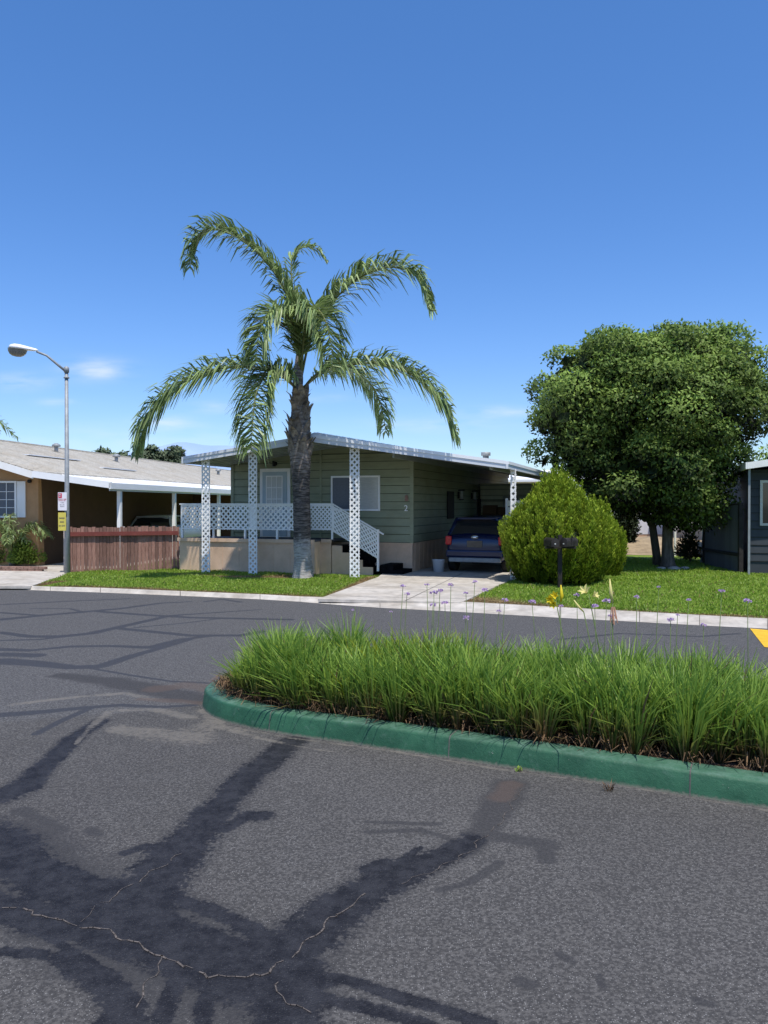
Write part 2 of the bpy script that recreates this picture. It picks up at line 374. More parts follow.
# lawn edge and road edge, from left to right (world)
EDGE_PX = [(-60,584.2),(0,586),(50,588),(100,589.2),(180,592.5),(260,595.8),(300,598),(330,599),(380,600.5),(440,602),(500,605.5),(560,609),(640,613.5),(700,617),(768,620.5),(850,626)]
ROAD_PX = [(-60,586.8),(0,589),(50,591),(100,592.7),(180,596),(260,599.5),(300,602),(330,604.5),(380,608),(440,611),(500,614.5),(560,618),(640,622.3),(700,625.6),(768,629),(850,634)]
EDGE = [G(x, y, LOT) for x, y in EDGE_PX]; ROADE = [G(x, y, 0.004) for x, y in ROAD_PX]
def extend(pl, dl=26, dr=26):
    a = (pl[0]-pl[1]).normalized(); b = (pl[-1]-pl[-2]).normalized()
    return [pl[0]+a*dl]+pl+[pl[-1]+b*dr]
EDGE = extend(EDGE); ROADE = extend(ROADE)
rd = MB()
n = len(ROADE)
rd.add([(-60,-25,0),(60,-25,0)]+[(p.x, p.y+.05, 0) for p in reversed(ROADE)], [tuple(range(n+2))], 0)
X, Y, Q = grid_k(2.0, 16.6, 420, .86, 620)
# drop faces of the fine sheet beyond the road edge
ex = np.array([p.x for p in ROADE]); ey = np.array([p.y for p in ROADE])
lim = np.interp(X, ex, ey) + .03
Y = np.minimum(Y, lim)
keep = (np.abs(Y[Q]-lim[Q]) < 1e-6).sum(1) < 3
Q = Q[keep]
stain = strokes(X, Y, [
    ([(292,742),(268,762),(245,780),(222,806),(208,822),(188,845),(165,868),(130,905)], [.16,.18,.17,.16,.20,.22,.24,.30]),
    ([(245,817),(262,818)], .10), ([(222,832),(245,818)], .07), ([(125,855),(146,848),(169,850)], .045),
    ([(-30,838),(0,850),(31,872),(78,905),(130,925),(170,935),(208,945),(240,958),(275,968),(300,975)], [.30,.27,.22,.20,.18,.17,.15,.14,.16,.18]),
    ([(156,895),(208,912),(250,932),(271,950)], [.05,.07,.08,.10]), ([(208,940),(180,975),(160,1024)], [.07,.05,.06]), ([(225,975),(205,1000),(200,1040)], [.05,.05,.05]),
    ([(-20,905),(30,918),(80,930),(130,945),(180,962),(240,985),(290,1000)], [.16,.18,.16,.17,.16,.20,.20]),
    ([(262,975),(300,945),(340,912),(368,892),(395,878),(420,868),(450,856),(472,842)], [.22,.22,.20,.19,.17,.15,.13,.11]),
    ([(300,985),(345,983),(400,1001),(440,1012),(490,1030)], [.14,.04,.05,.05,.05]),
    ([(60,960),(100,985),(125,1015),(130,1060)], [.08,.10,.10,.1]), ([(20,860),(80,880),(150,915)], [.05,.08,.05]), ([(330,925),(370,885),(420,850)], [.04,.06,.03]), ([(180,880),(150,900),(110,915)], [.05,.04,.03]), ([(310,1000),(360,1010),(430,1030)], .05),([(170,870),(120,885),(70,880)], [.05,.04,.02]), ([(20,925),(90,965),(140,1010)], [.04,.03,.04]),
    ([(250,985),(275,1010),(300,1040)], [.14,.16,.16]), ([(0,955),(40,958)], .05),
    ([(110,1024),(96,1050)], .08),
    ([(370,872),(385,866)], .09),
    ([(-10,800),(20,790),(45,765),(75,738),(100,722)], [.20,.17,.13,.12,.10]),
], 0, 2.15)
tint = strokes(X, Y, [
    ([(512,786),(500,805),(488,826),(470,848),(440,860)], [.20,.20,.17,.14,.12]),
    ([(490,838),(520,842),(545,846)], [.10,.11,.13]), ([(545,846),(548,862)], .10),
    ([(368,834),(420,832),(455,842)], .05), ([(368,824),(440,826)], .04),
    ([(500,865),(470,885),(440,893)], .05), ([(560,958),(572,964)], .04),([(520,985),(530,988)], .05),([(700,1005),(712,1008)], .04),([(600,980),(604,990)], .03),
    ([(0,845),(60,905),(160,950),(260,985)], .55),
    
    ([(20,812),(60,832)], .1),([(200,700),(150,690),(110,682),(60,676)], [.3,.35,.3,.2]),
    ([(90,832),(96,836)], .08), ([(50,858),(56,860)], .07)
], 0, 1.9)
tar = strokes(X, Y, [
    ([(0,605),(30,603.5),(70,601.5),(130,599)], .10),
    ([(0,620),(30,617),(80,612.5),(120,609),(160,603.5),(190,602)], [.22,.17,.16,.14,.12,.1]),
    ([(0,613),(40,616),(80,613)], .10), ([(30,609),(70,609),(84,613)], .06),
    ([(100,612),(140,615),(190,618),(240,619),(290,620)], .14),
    ([(0,633),(30,637),(60,637),(90,634),(130,625),(170,616),(215,613),(260,610)], [.13,.15,.18,.17,.15,.13,.08,.06]),
    ([(120,629),(150,632),(190,636),(240,636),(262,632)], .14), ([(134,628),(180,624),(220,619)], .06),
    ([(0,650),(30,651),(70,647),(110,646.5),(150,648),(180,640),(215,636)], [.16,.12,.12,.12,.15,.12,.1]),
    ([(0,662),(35,664),(70,668),(100,667),(130,657),(155,650),(190,640)], [.30,.24,.18,.17,.15,.12,.08]),
    ([(0,641),(40,640),(56,638)], .08), ([(0,655),(36,656)], .2),
    ([(85,668),(130,676),(170,682),(210,684)], .05),
    ([(0,716),(40,713),(80,709),(120,706),(160,708),(195,706)], [.14,.12,.10,.08,.07,.05]),
    ([(35,735),(60,722),(90,709)], .07),
    ([(205,602),(222,599.5),(240,602.5)], .1),  # dark oval at the gutter
    ([(560,640),(620,634),(700,637),(740,634)], .07)
], 0, 1.7)
rim = strokes(X, Y, [
    ([(203,712),(222,729),(258,739),(300,748),(345,755)], [.12,.10,.06,.03,.02]),
    ([(192,718),(150,710),(110,712),(90,728),(75,745)], [.14,.10,.09,.06,.03]),
    ([(10,706),(40,702),(75,698),(125,694),(150,700)], .09), ([(215,722),(195,738),(165,735),(120,730)], [.2,.3,.3,.2]),
    ([(225,727),(290,739),(390,752),(490,769),(630,789),(768,812)], .030)
], 0, 2.4)
red = strokes(X, Y, [([(155,690),(185,686),(215,690)], .22), ([(140,700),(180,702),(200,704)], .10), ([(512,786),(500,800)], .12)], 0, 2)
# older lot surface in front of the island, newer one on the through road
newp = np.clip((Y - np.interp(X, [-6,-1.9,-1.5,8], [5.2,6.5,6.9,6.0]))/.12, 0, 1)
o = len(rd.v)
Vf = np.stack([X, Y, np.full_like(X, .004)], 1)
base_v = np.array(rd.v); poly0 = rd.f[0]
road = arr_mesh('road', Vf, Q, M['asphalt'], attrs=dict(stain=stain, tar=tar, rim=rim, red=red, newpave=newp, tint=tint))
tag(road, kind='structure')
ro = rd.build('road_surround', M['asphalt']); ro.parent = road; ro['kind'] = 'structure'
# thin weathered cracks
ck = MB()
def crack(pts, w=.007):
    g = [G(x, y, .007) for x, y in pts]; fine = []
    for a, b in zip(g[:-1], g[1:]):
        k = max(2, int((b-a).length/.025))
        for i in range(k): fine.append(a.lerp(b, i/k)+Vector((random.uniform(-.008,.008)+.012*math.sin(i*.9+a.x*9), random.uniform(-.008,.008)+.012*math.sin(i*.7+a.y*7), 0)))
    fine.append(g[-1])
    for a, b in zip(fine[:-1], fine[1:]):
        if random.random() < .1: continue
        d = (b-a).normalized(); nrm = Vector((-d.y, d.x, 0)); ww = w*random.uniform(.4,1.3)
        ck.add([a-nrm*ww/2-d*.002, b-nrm*ww/2+d*.002, b+nrm*ww/2+d*.002, a+nrm*ww/2-d*.002], [(0,1,2,3)])
crack([(0,906),(35,915),(68,925),(110,934),(140,948),(162,960),(185,970),(215,980),(240,982),(268,976),(300,948),(340,915),(365,895)], .0065)
crack([(162,960),(145,985),(135,1010)], .005); crack([(275,985),(285,1005),(310,1015)], .006)
crack([(80,922),(105,902),(140,880),(180,855)], .004); crack([(400,885),(460,860),(500,825),(522,790)], .0035)
tag(ck.build('pavement_crack', M['crack']), kind='structure')

# ground sheet, lawn sheet, kerb and gutter
g_ = MB(); g_.add([(-9000,-3000,-.03),(9000,-3000,-.03),(9000,12000,-.03),(-9000,12000,-.03)], [(0,1,2,3)])
tag(g_.build('ground', M['ground']), kind='structure')
def dense(pl, step=.12):
    out = []
    for a, b in zip(pl[:-1], pl[1:]):
        k = max(1, int((b-a).length/step))
        out += [a.lerp(b, i/k) for i in range(k)]
    return out+[pl[-1]]
E = dense(EDGE, .15); xs = np.array([p.x for p in E]); ys = np.array([p.y for p in E])
def edge_y(x): return np.interp(x, xs, ys)
drop = np.concatenate([[0], .12*1.05**np.arange(1, 75)]).cumsum(); drop = drop[drop < 48]
XX = np.repeat(xs[:, None], len(drop), 1); YY = ys[:, None]+drop[None, :]
idx = np.arange(XX.size).reshape(XX.shape)
Q = np.stack([idx[:-1,:-1], idx[1:,:-1], idx[1:,1:], idx[:-1,1:]], -1).reshape(-1, 4)
DRY = [([(446,600),(470,602),(500,606),(540,609)], [1.3,1.3,1.2,.8]), ([(0,587),(40,586),(60,582)], [.3,.3,.3]), ([(452,598),(470,590),(486,584)], [.5,.4,.25]), ([(640,614),(730,617),(768,619)], [.15,.35,.25]),
       ([(60,588),(120,589.5),(190,593),(260,596),(310,598)], [.35,.4,.5,.45,.4]), ([(330,597),(350,588),(372,577)], .22), ([(540,609),(640,613)], .2),
       ([(236,577),(260,578),(285,577)], .6), ([(180,575),(240,578)], .3)]
def dry_field(x, y): return strokes(x, y, DRY, LOT, 1.9)
lawn = arr_mesh('lawn', np.stack([XX.ravel(), YY.ravel(), np.full(XX.size, LOT)], 1), Q, M['lawn'], attrs=dict(dry=dry_field(XX.ravel(), YY.ravel())))
tag(lawn, kind='structure')
kb = MB(); rows = []
RE = [Vector(p) for p in ROADE]
for i in range(len(EDGE)):
    a, b = RE[i], EDGE[i]
    prof = [(0,.006),(.35,.012),(.55,.03),(.75,.062),(.92,.078),(1.02,.078),(1.03,.0)]
    rows.append([Vector((a.x+(b.x-a.x)*t, a.y+(b.y-a.y)*t, z)) for t, z in prof])
# subdivide along with joints
for i in range(len(rows)-1):
    L_ = (rows[i+1][0]-rows[i][0]).length; k = max(1, round(L_/1.5))
    for j in range(k):
        t0 = j/k+.004; t1 = (j+1)/k-.004
        A = [p.lerp(q, t0) for p, q in zip(rows[i], rows[i+1])]; B = [p.lerp(q, t1) for p, q in zip(rows[i], rows[i+1])]
        m_ = len(A); kb.add(A+B, [(q, m_+q, m_+q+1, q+1) for q in range(m_-1)], 0)
        if j: 
            pass
tag(kb.build('kerb', M['concrete']), kind='structure')

# driveways (sheets 6 mm above the lawn) with joints
def slab(name, pts, z, joints=()):
    m_ = MB(); m_.add([(x, y, z) for x, y in pts]+[(x, y, z-.05) for x, y in pts], [tuple(range(len(pts)))]+[(i, (i+1) % len(pts), len(pts)+(i+1) % len(pts), len(pts)+i)[::-1] for i in range(len(pts))])
    for a, b in joints:
        d = Vector((b[0]-a[0], b[1]-a[1], 0)).normalized(); nn = Vector((-d.y, d.x, 0))*.008
        m_.add([Vector((*a, z+.003))-nn, Vector((*b, z+.003))-nn, Vector((*b, z+.003))+nn, Vector((*a, z+.003))+nn], [(0,1,2,3)], 1)
    return tag(m_.build(name, [M['concrete'], M['joint']]), kind='structure')
TH = math.atan(.36); U = Vector((math.cos(TH), -math.sin(TH), 0)); V_ = Vector((math.sin(TH), math.cos(TH), 0))
O = Vector((.70, 19.25, 0))   # front right corner of the green home
def hp(a, b, z=0): return O+U*a+V_*b+Vector((0,0,z))
def xy(v): return (v.x, v.y)
ZD = LOT+.032
DL = [xy(G(318,599,ZD)), xy(G(461,602.5,ZD)), xy(G(509,580.5,ZD)), xy(hp(2.95,-.9)), xy(hp(2.95,9)), xy(hp(-.02,9)), xy(hp(-.02,-.02)), xy(hp(-.6,-.4)), xy(G(378,577,ZD))]
a1, b1 = G(352,586,ZD), G(492,588.5,ZD); a2, b2 = G(378,576.8,ZD), G(510,580.5,ZD)
slab('driveway', DL, ZD, [(xy(a1), xy(b1)), (xy(a2), xy(b2)), (xy((G(330,596,ZD))), xy(G(466,599,ZD))), (xy(G(405,601,ZD)), xy(hp(1.3,0)))])
ND = [xy(G(-160,586,ZD)), xy(G(30,586.3,ZD)), xy(G(64,575.2,ZD)), (-8.0,19.8), (-7.0,20.3), (-4.0,42), (-12,42), (-16.5,24)]
slab('side_driveway', ND, ZD)
dirt = MB(); dirt.add([(7.2,26.5,LOT+.006),(12.6,25.0,LOT+.006),(16,40,LOT+.006),(4,40,LOT+.006)], [(0,1,2,3)])
# low mound of dry soil
nx, ny = 26, 10; mv = []
for j in range(ny+1):
    for i in range(nx+1):
        x = 6.2+i/nx*7.5; y = 27.5+j/ny*5.5
        z = LOT+.01+.42*max(0,math.sin(math.pi*i/nx))**.5*max(0,math.sin(math.pi*j/ny))**.9+random.uniform(0,.05)*math.sin(math.pi*j/ny)
        mv.append((x, y, z))
dirt.add(mv, [(j*(nx+1)+i, j*(nx+1)+i+1, (j+1)*(nx+1)+i+1, (j+1)*(nx+1)+i) for j in range(ny) for i in range(nx)], 0, True)
tag(dirt.build('dirt', M['dirt']), kind='structure')
ym = MB(); yp = [xy(G(750.5,629.3,0)), xy(G(765,648,0)), (6.2,8.2), (6.9,9.6)]
ym.add([(x, y, .010) for x, y in yp], [(0,1,2,3)]); tag(ym.build('road_marking', M['yellow']), kind='structure')

# lawn blades
def lawn_blades(name, n, x0, x1, depth, holes, hgt, label_kind='stuff', near=1.6):
    x = rng.uniform(x0, x1, n); y = edge_y(x)+rng.uniform(0, 1, n)**near*depth+.0
    ok = np.ones(n, bool)
    for h in holes: ok &= ~in_poly(x, y, h)
    x, y = x[ok], y[ok]; m_ = len(x); hh = rng.uniform(.5, 1.2, m_)*hgt*(1+.5*np.sin(x*3.1+y*1.7)*np.sin(x*.9-y*2.3))
    dr = dry_field(x, y); hh *= (1-.5*dr)
    root = np.stack([x, y, np.full(m_, LOT-.003)], 1); az = rng.uniform(0, 6.28, m_); ln = rng.uniform(.1, .7, m_)*hh
    tip = root+np.stack([np.cos(az)*ln, np.sin(az)*ln, hh], 1); mid = root+np.stack([np.cos(az)*ln*.3, np.sin(az)*ln*.3, hh*.6], 1)
    Vv, Qq, h = ribbons(root, mid, tip, rng.uniform(.012, .026, m_))
    o_ = arr_mesh(name, Vv, Qq, M['lawn_blade'], attrs=dict(h=h, dry=np.repeat(np.clip(dr+rng.normal(size=m_)*.15, 0, 1), 6)))
    return tag(o_, kind='stuff')
house_fp = [xy(hp(-5.95,-1.4)), xy(hp(-1.9,-1.4)), xy(hp(-.3,-.95)), xy(hp(.1,0)), xy(hp(.1,14)), xy(hp(-6.2,14))]
g1 = lawn_blades('lawn_grass', 120000, -9.3, -.1, 7.5, [DL, house_fp, ND], .05)
tag(g1, 'mown green lawn between the fence, the porch and the street kerb', 'grass')
g2 = lawn_blades('lawn_grass', 150000, 1.0, 13.5, 14, [DL, house_fp, [(7.2,26.5),(12.6,25),(16,40),(4,40)]], .05)
tag(g2, 'bright green lawn around the round shrub and big shade tree', 'grass')

# ------------------------------------------------------------------ island
def catmull(pts, per=8, closed=False):
    out = []; n_ = len(pts)
    for i in range(n_-1):
        p0 = pts[max(i-1, 0)]; p1 = pts[i]; p2 = pts[i+1]; p3 = pts[min(i+2, n_-1)]
        for k in range(per):
            t = k/per
            out.append(.5*((2*p1)+(p2-p0)*t+(2*p0-5*p1+4*p2-p3)*t*t+(3*p1-p0-3*p2+p3)*t**3))
    out.append(pts[-1]); return out
IS = [Vector(p) for p in ((8.2,1.47),(2.2,4.42),(.71,5.16),(-.30,5.64),(-.80,5.87),(-1.14,6.08),(-1.40,6.32),(-1.57,6.64),(-1.60,6.92),(-1.50,7.18),(-1.28,7.34),(-1.0,7.36),(-.6,7.25),(2.0,6.33),(8.2,4.1))]
IL = catmull(IS, 9)
def offset(pl, d):
    out = []
    for i, p in enumerate(pl):
        t = (pl[min(i+1, len(pl)-1)]-pl[max(i-1, 0)]).normalized(); out.append(p+Vector((t.y, -t.x))*d)
    return out
ik = MB(); prof = [(.0,0.0),(.006,.02),(.022,.128),(.032,.143),(.048,.150),(.17,.153),(.20,.148),(.212,.13),(.212,.0)]
offs = [offset(IL, d) for d, z in prof]; n_ = len(IL); vs = []
for (d, z), pl in zip(prof, offs):
    vs += [(p.x+random.uniform(-.0015,.0015), p.y, z+random.uniform(-.001,.001)) for p in pl]
fs = [(j*n_+i, j*n_+i+1, (j+1)*n_+i+1, (j+1)*n_+i) for j in range(len(prof)-1) for i in range(n_-1)]
fs = [f[::-1] for f in fs]
ik.add(vs, fs, 0, True)
kerbo = ik.build('kerb', M['kerb_green']); tag(kerbo, kind='structure')
so = MB(); inner = offset(IL, .2); so.add([(p.x, p.y, .115) for p in inner], [tuple(range(len(inner)))[::-1]]); tag(so.build('soil', M['soil']), kind='structure')
kj = MB(); al = 0
for i in range(1, len(IL)-1):
    al += (IL[i]-IL[i-1]).length
    if al > 1.45:
        al = 0; t = (IL[i+1]-IL[i-1]).normalized()
        for (d0, z0), (d1, z1) in zip(prof[:-1], prof[1:]):
            p0 = offs[prof.index((d0, z0))][i]; p1 = offs[prof.index((d1, z1))][i]; nrm = Vector((-t.y, t.x)); 
            q = [(p0.x-t.x*.004+t.y*-.002, p0.y-t.y*.004, z0+.002), (p0.x+t.x*.004, p0.y+t.y*.004, z0+.002), (p1.x+t.x*.004, p1.y+t.y*.004, z1+.002), (p1.x-t.x*.004, p1.y-t.y*.004, z1+.002)]
            q = [(a_-t.y*.002*0 + (-(-t.y))*0, b_, c_) for a_, b_, c_ in q]
            o2 = Vector((-t.y, t.x))*.0025; o2 = -o2 if o2.dot(offs[-1][i]-offs[0][i]) > 0 else o2
            kj.add([(a_+o2.x, b_+o2.y, c_) for a_, b_, c_ in q], [(0,1,2,3)])
kjo = kj.build('kerb_joint', M['joint']); kjo.parent = kerbo; kjo['kind'] = 'structure'
# strap leaved clumps
ipoly = [(p.x, p.y) for p in offset(IL, .36)]
cl = []; tries = 0
for ring_d in (.28, .40):
    pl = offset(IL, ring_d)
    acc = 0
    for a, b in zip(pl[:-1], pl[1:]):
        acc += (b-a).length
        if acc > .13 and b.x > -1.17: acc = 0; cl.append((b.x+random.uniform(-.04,.04), b.y+random.uniform(-.04,.04)))
cx_ = rng.uniform(-1.5, 5.5, 40000); cy_ = rng.uniform(3.0, 7.4, 40000); okc = in_poly(cx_, cy_, ipoly)
for x, y in zip(cx_[okc], cy_[okc]):
    if x < -1.15: continue
    if len(cl) >= 640: break
    if all((x-c[0])**2+(y-c[1])**2 > .115**2 for c in cl): cl.append((x, y))
cl = [c for c in cl if c[0] < 5.0]
roots, mids, tips, ws, yl = [], [], [], [], []
for (cx, cy) in cl:
    nb = 120; hk = .90+.16*math.sin(cx*6.1+1.2*math.sin(cy*5))*math.sin(cy*5.3+cx*1.7)+random.uniform(-.07,.07); hk *= min(1, .62+.38*max(0, (cx+1.25)/.4))
    lx, ly = random.uniform(-.06,.06)+(.07 if cx < -1 else 0), random.uniform(-.10,.06)   # clump lean
    for k in range(nb):
        az = random.uniform(0, 6.283); r0 = random.uniform(0, .05); hgt = random.uniform(.46, .67)*hk; out = random.uniform(.05, .28)
        if k < 44: hgt *= random.uniform(.35,.7); out *= 1.0
        if random.random() < .10: out *= 1.3; hgt *= .72
        root = np.array([cx+math.cos(az)*r0, cy+math.sin(az)*r0, .11])
        dx, dy = math.cos(az)*out+lx, math.sin(az)*out+ly
        mid = root+np.array([dx*.42, dy*.42, hgt*.66]); tip = root+np.array([dx, dy, hgt*random.uniform(.80,1.03)])
        roots.append(root); mids.append(mid); tips.append(tip); ws.append(random.uniform(.008,.0145))
        yd = math.exp(-(((cx-.35)/.5)**2+((cy-6.45)/.28)**2)); yl.append(1.0 if random.random() < yd*.55 else 0.)
Vv, Qq, h = ribbons(np.array(roots), np.array(mids), np.array(tips), np.array(ws))
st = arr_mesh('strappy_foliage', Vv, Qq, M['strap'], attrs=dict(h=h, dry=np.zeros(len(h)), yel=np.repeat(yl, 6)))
tag(st, 'dense strappy green foliage filling the green kerbed island', 'plants', kind='stuff')
# dry litter blades lying low along the inside of the kerb
x = []; 
pl = offset(IL, .27); rr, mm, tt, ww = [], [], [], []
for i in range(4200):
    q = random.choice(pl[4:]); 
    if q.x > 5: continue
    j = random.uniform(-.06, .14); px_, py_ = q.x+random.uniform(-.12,.12), q.y+random.uniform(-.05,.05)
    az = random.uniform(0,6.28); L_ = random.uniform(.05,.20); zz = random.uniform(.115,.24)
    rr.append((px_, py_, .112)); mm.append((px_+math.cos(az)*L_*.5, py_+math.sin(az)*L_*.5, zz)); tt.append((px_+math.cos(az)*L_, py_+math.sin(az)*L_, random.uniform(.115, .2))); ww.append(random.uniform(.005,.010))
M['litter'] = mat('dry_litter', (.20,.125,.065), .8, .0, 9, col2=(.045,.028,.018), isl=.5)
Vv, Qq, h = ribbons(np.array(rr), np.array(mm), np.array(tt), np.array(ww))
tag(arr_mesh('dry_leaf_litter', Vv, Qq, M['litter']), 'brown dead leaves along the inside edge of the green kerb', 'leaf litter', kind='stuff')
# small weeds where the kerb meets the lot
for (px, py, lab, k, ht) in ((519,772,'small green weed sprouting at the foot of the green kerb',14,.035),(610,792,'dry straw coloured weed tuft at the foot of the green kerb',22,.07)):
    c = G(px, py, .006); m_ = k
    az = rng.uniform(0, 6.28, m_); root = np.tile(np.array(c), (m_, 1))+rng.normal(size=(m_, 3))*np.array([.012,.006,0]); L_ = rng.uniform(.4, 1, m_)*ht
    tip = root+np.stack([np.cos(az)*L_*.7, np.sin(az)*L_*.7, L_], 1); mid = (root+tip)/2+np.array([0,0,.01])
    Vv, Qq, h = ribbons(root, mid, tip, np.full(m_, .005 if ht > .05 else .010))
    tag(arr_mesh('weed', Vv, Qq, M['litter'] if ht > .05 else M['lawn_blade'], attrs=dict(h=h, dry=np.zeros(len(h)))), lab, 'weed')

# ------------------------------------------------------------------ flowers
def blossom(mb, c, r, n_p=14, flat=.5):
    for i in range(n_p):
        az = random.uniform(0, 6.28); el = random.uniform(-.5, 1.1)
        d = Vector((math.cos(az)*math.cos(el), math.sin(az)*math.cos(el), math.sin(el)*flat))
        base = c+d*r*.55
        for k in range(5):
            t = Vector((random.uniform(-1,1), random.uniform(-1,1), random.uniform(-1,1))).normalized()
            q = base+(d*.5+t*.6)*r*.45; s_ = d.cross(t).normalized()*r*.13
            mb.add([base-s_*.4, base+s_*.4, q+s_, q-s_], [(0,1,2,3)])
isl_back = [(p.x, p.y) for p in IL]
FL = [(353,610,.6,'lone small purple bloom standing out of the left end of the foliage'),(391,612,.6,'small purple bloom just above the foliage, right of the yellow patch'),
 (403,586,1,'purple bloom on a tall stem in front of the driveway, leftmost of the tall ones'),(407,594,1.2,'full purple bloom low in front of the driveway, beneath the leftmost tall one'),
 (427,585,1,'purple bloom on a thin tall stem before the porch side of the driveway'),(434,593,1.5,'large purple bloom heading the dense bunch before the driveway'),
 (440,591,1.3,'purple bloom at the right shoulder of the dense bunch before the driveway'),(445,603,1.4,'purple bloom low on the right of the dense bunch before the driveway'),
 (433,605,1.2,'purple bloom hanging at the foot of the dense bunch before the driveway'),(451,585,1.2,'tall purple bloom right in front of the blue car'),
 (475,582,1.1,'topmost purple bloom under the right side of the blue car'),(466,593,.9,'pale purple bloom in the middle of the driveway, between two taller ones'),
 (485,590,1.2,'purple bloom over the dry corner of the lawn next to the driveway'),(466,618,1.4,'purple bloom low against the asphalt, touching the foliage tips'),
 (505,600,1.2,'purple bloom over the brown dry grass by the driveway'),(499,611,.9,'small purple bloom over the concrete gutter right of the driveway'),
 (532,602,1.4,'wide purple bloom left of the yellow daylily'),(577,595,1.1,'small purple bloom right of the yellow daylily and its bud'),
 (561,606,.9,'faint purple bloom close under the yellow daylily'),(595,606,1.3,'purple bloom between the pale daylily and the larger bloom to its right'),
 (607,601,1.5,'large purple bloom left of the wilted daylily top'),(637,597,1.0,'pale purple bloom on the lawn side, in front of the tree trunks'),
 (612,616,1.2,'purple bloom beside the wilted pink daylily'),(659,587,.7,'tiny purple bloom highest over the lawn below the forked trunk'),
 (689,600,.8,'small flat purple bloom alone over the middle of the right lawn'),(722,591,1.1,'purple bloom over the lawn below the blue grey fence'),
 (748,601,1.3,'rightmost purple bloom, near the edge of the lawn'),(671,620,1.2,'purple bloom over the gutter in front of the right lawn'),
 (704,625,1.0,'low purple bloom over the gutter left of the yellow road paint'),(678,615,.7,'tiny purple bud above the gutter before the right lawn')]
for i, (px, py, s_, lab) in enumerate(FL):
    Yd = random.uniform(5.9, 6.7) if px < 560 else random.uniform(5.3, 5.95)
    if px > 680: Yd = random.uniform(4.9, 5.4)
    if px < 395: Yd = 6.7
    h_ = P(px, py, Yd); t = empty('purple_flower', (h_.x+random.uniform(-.05,.05), h_.y, .115)); tag(t, lab, 'flower', 'purple flowers on thin stems above the island')
    b0 = Vector(t.location); rel = h_-b0
    m_ = MB(); m_.tube([(0,0,0), rel*.5+Vector((random.uniform(-.02,.02),0,0)), rel], [.0035,.003,.0022], 5); m_.build('stem', M['stem'], t)
    m_ = MB(); blossom(m_, rel, .031*s_*(.8 if px < 560 else .75), 16); m_.build('flower_head', M['purple'], t)
def petal_flower(mb, c, axis, r, spread=.8, n_p=6):
    axis = axis.normalized(); u = axis.orthogonal().normalized(); w = axis.cross(u)
    for k in range(n_p):
        a = k*6.283/n_p; o = u*math.cos(a)+w*math.sin(a); s_ = axis.cross(o)
        p1 = c+axis*r*.4+o*r*.15*spread; p2 = c+axis*r*.9+o*r*.55*spread; p3 = c+axis*r*1.0+o*r*1.0*spread
        mb.add([c, p1-s_*r*.14, p2-s_*r*.2, p3, p2+s_*r*.2, p1+s_*r*.14], [(0,1,2,3,4,5)])
for (px, py, kind, lab) in ((556,600,'a','open yellow daylily with an upright bud in front of the round shrub'),
                            (589,594,'b','pale yellow spidery daylily right of the open yellow one'),(613,603,'c','daylily stalk with a wilted pink bloom beneath its upright yellow bud'),(584,612,'d','thin daylily stalk with a leaning yellow bud')):
    Yd = {'a':5.7,'b':5.9,'c':5.3,'d':5.6}[kind]; h_ = P(px, py, Yd); k = Yd/F
    t = empty('daylily', (h_.x+.16 if kind in 'abd' else h_.x-.02, h_.y, .115)); tag(t, lab, 'flower', 'yellow daylilies above the island')
    rel = h_-Vector(t.location); m_ = MB(); m_.tube([(0,0,0), rel*.5+Vector((.01,0,0)), rel], [.005,.0045,.0035], 6); m_.build('stem', M['stem'], t)
    if kind == 'a':
        m_ = MB()
        for q in ((-6*k,0,2*k),(-2*k,0,-3*k),(0,0,3*k)): petal_flower(m_, rel+Vector(q), Vector((random.uniform(-1,.3),-.8,random.uniform(-.2,.5))), .045, .8)
        m_.build('flower_head', M['lily'], t)
        m_ = MB(); m_.tube([rel+Vector((5*k,0,-2*k)), rel+Vector((6*k,0,4*k)), rel+Vector((5*k,0,15*k))], [.006,.014,.004], 7); m_.build('bud', M['lily'], t)
    if kind == 'b':
        m_ = MB(); petal_flower(m_, rel+Vector((-2*k,0,0)), Vector((-.5,-.5,.7)), .06, .9); petal_flower(m_, rel+Vector((3*k,0,-3*k)), Vector((.6,-.6,.5)), .05, .7); m_.build('flower_head', M['lily_pale'], t)
    if kind == 'c':
        m_ = MB(); m_.tube([rel, rel+Vector((-2*k,0,10*k)), rel+Vector((-3*k,0,24*k))], [.005,.013,.003], 7); m_.build('bud', M['lily_pale'], t)
        m_ = MB()
        for q in range(7): a = random.uniform(-1,1); m_.bar(rel+Vector((a*2*k,0,-4*k)), rel+Vector((a*5*k+random.uniform(-.01,.01),-.01,-random.uniform(14,22)*k)), .012, .004)
        m_.build('flower_head', M['wilt'], t)
    if kind == 'd':
        m_ = MB(); m_.tube([rel, rel+Vector((-5*k,0,5*k)), rel+Vector((-10*k,0,12*k))], [.004,.009,.003], 7); m_.build('bud', M['lily_pale'], t)

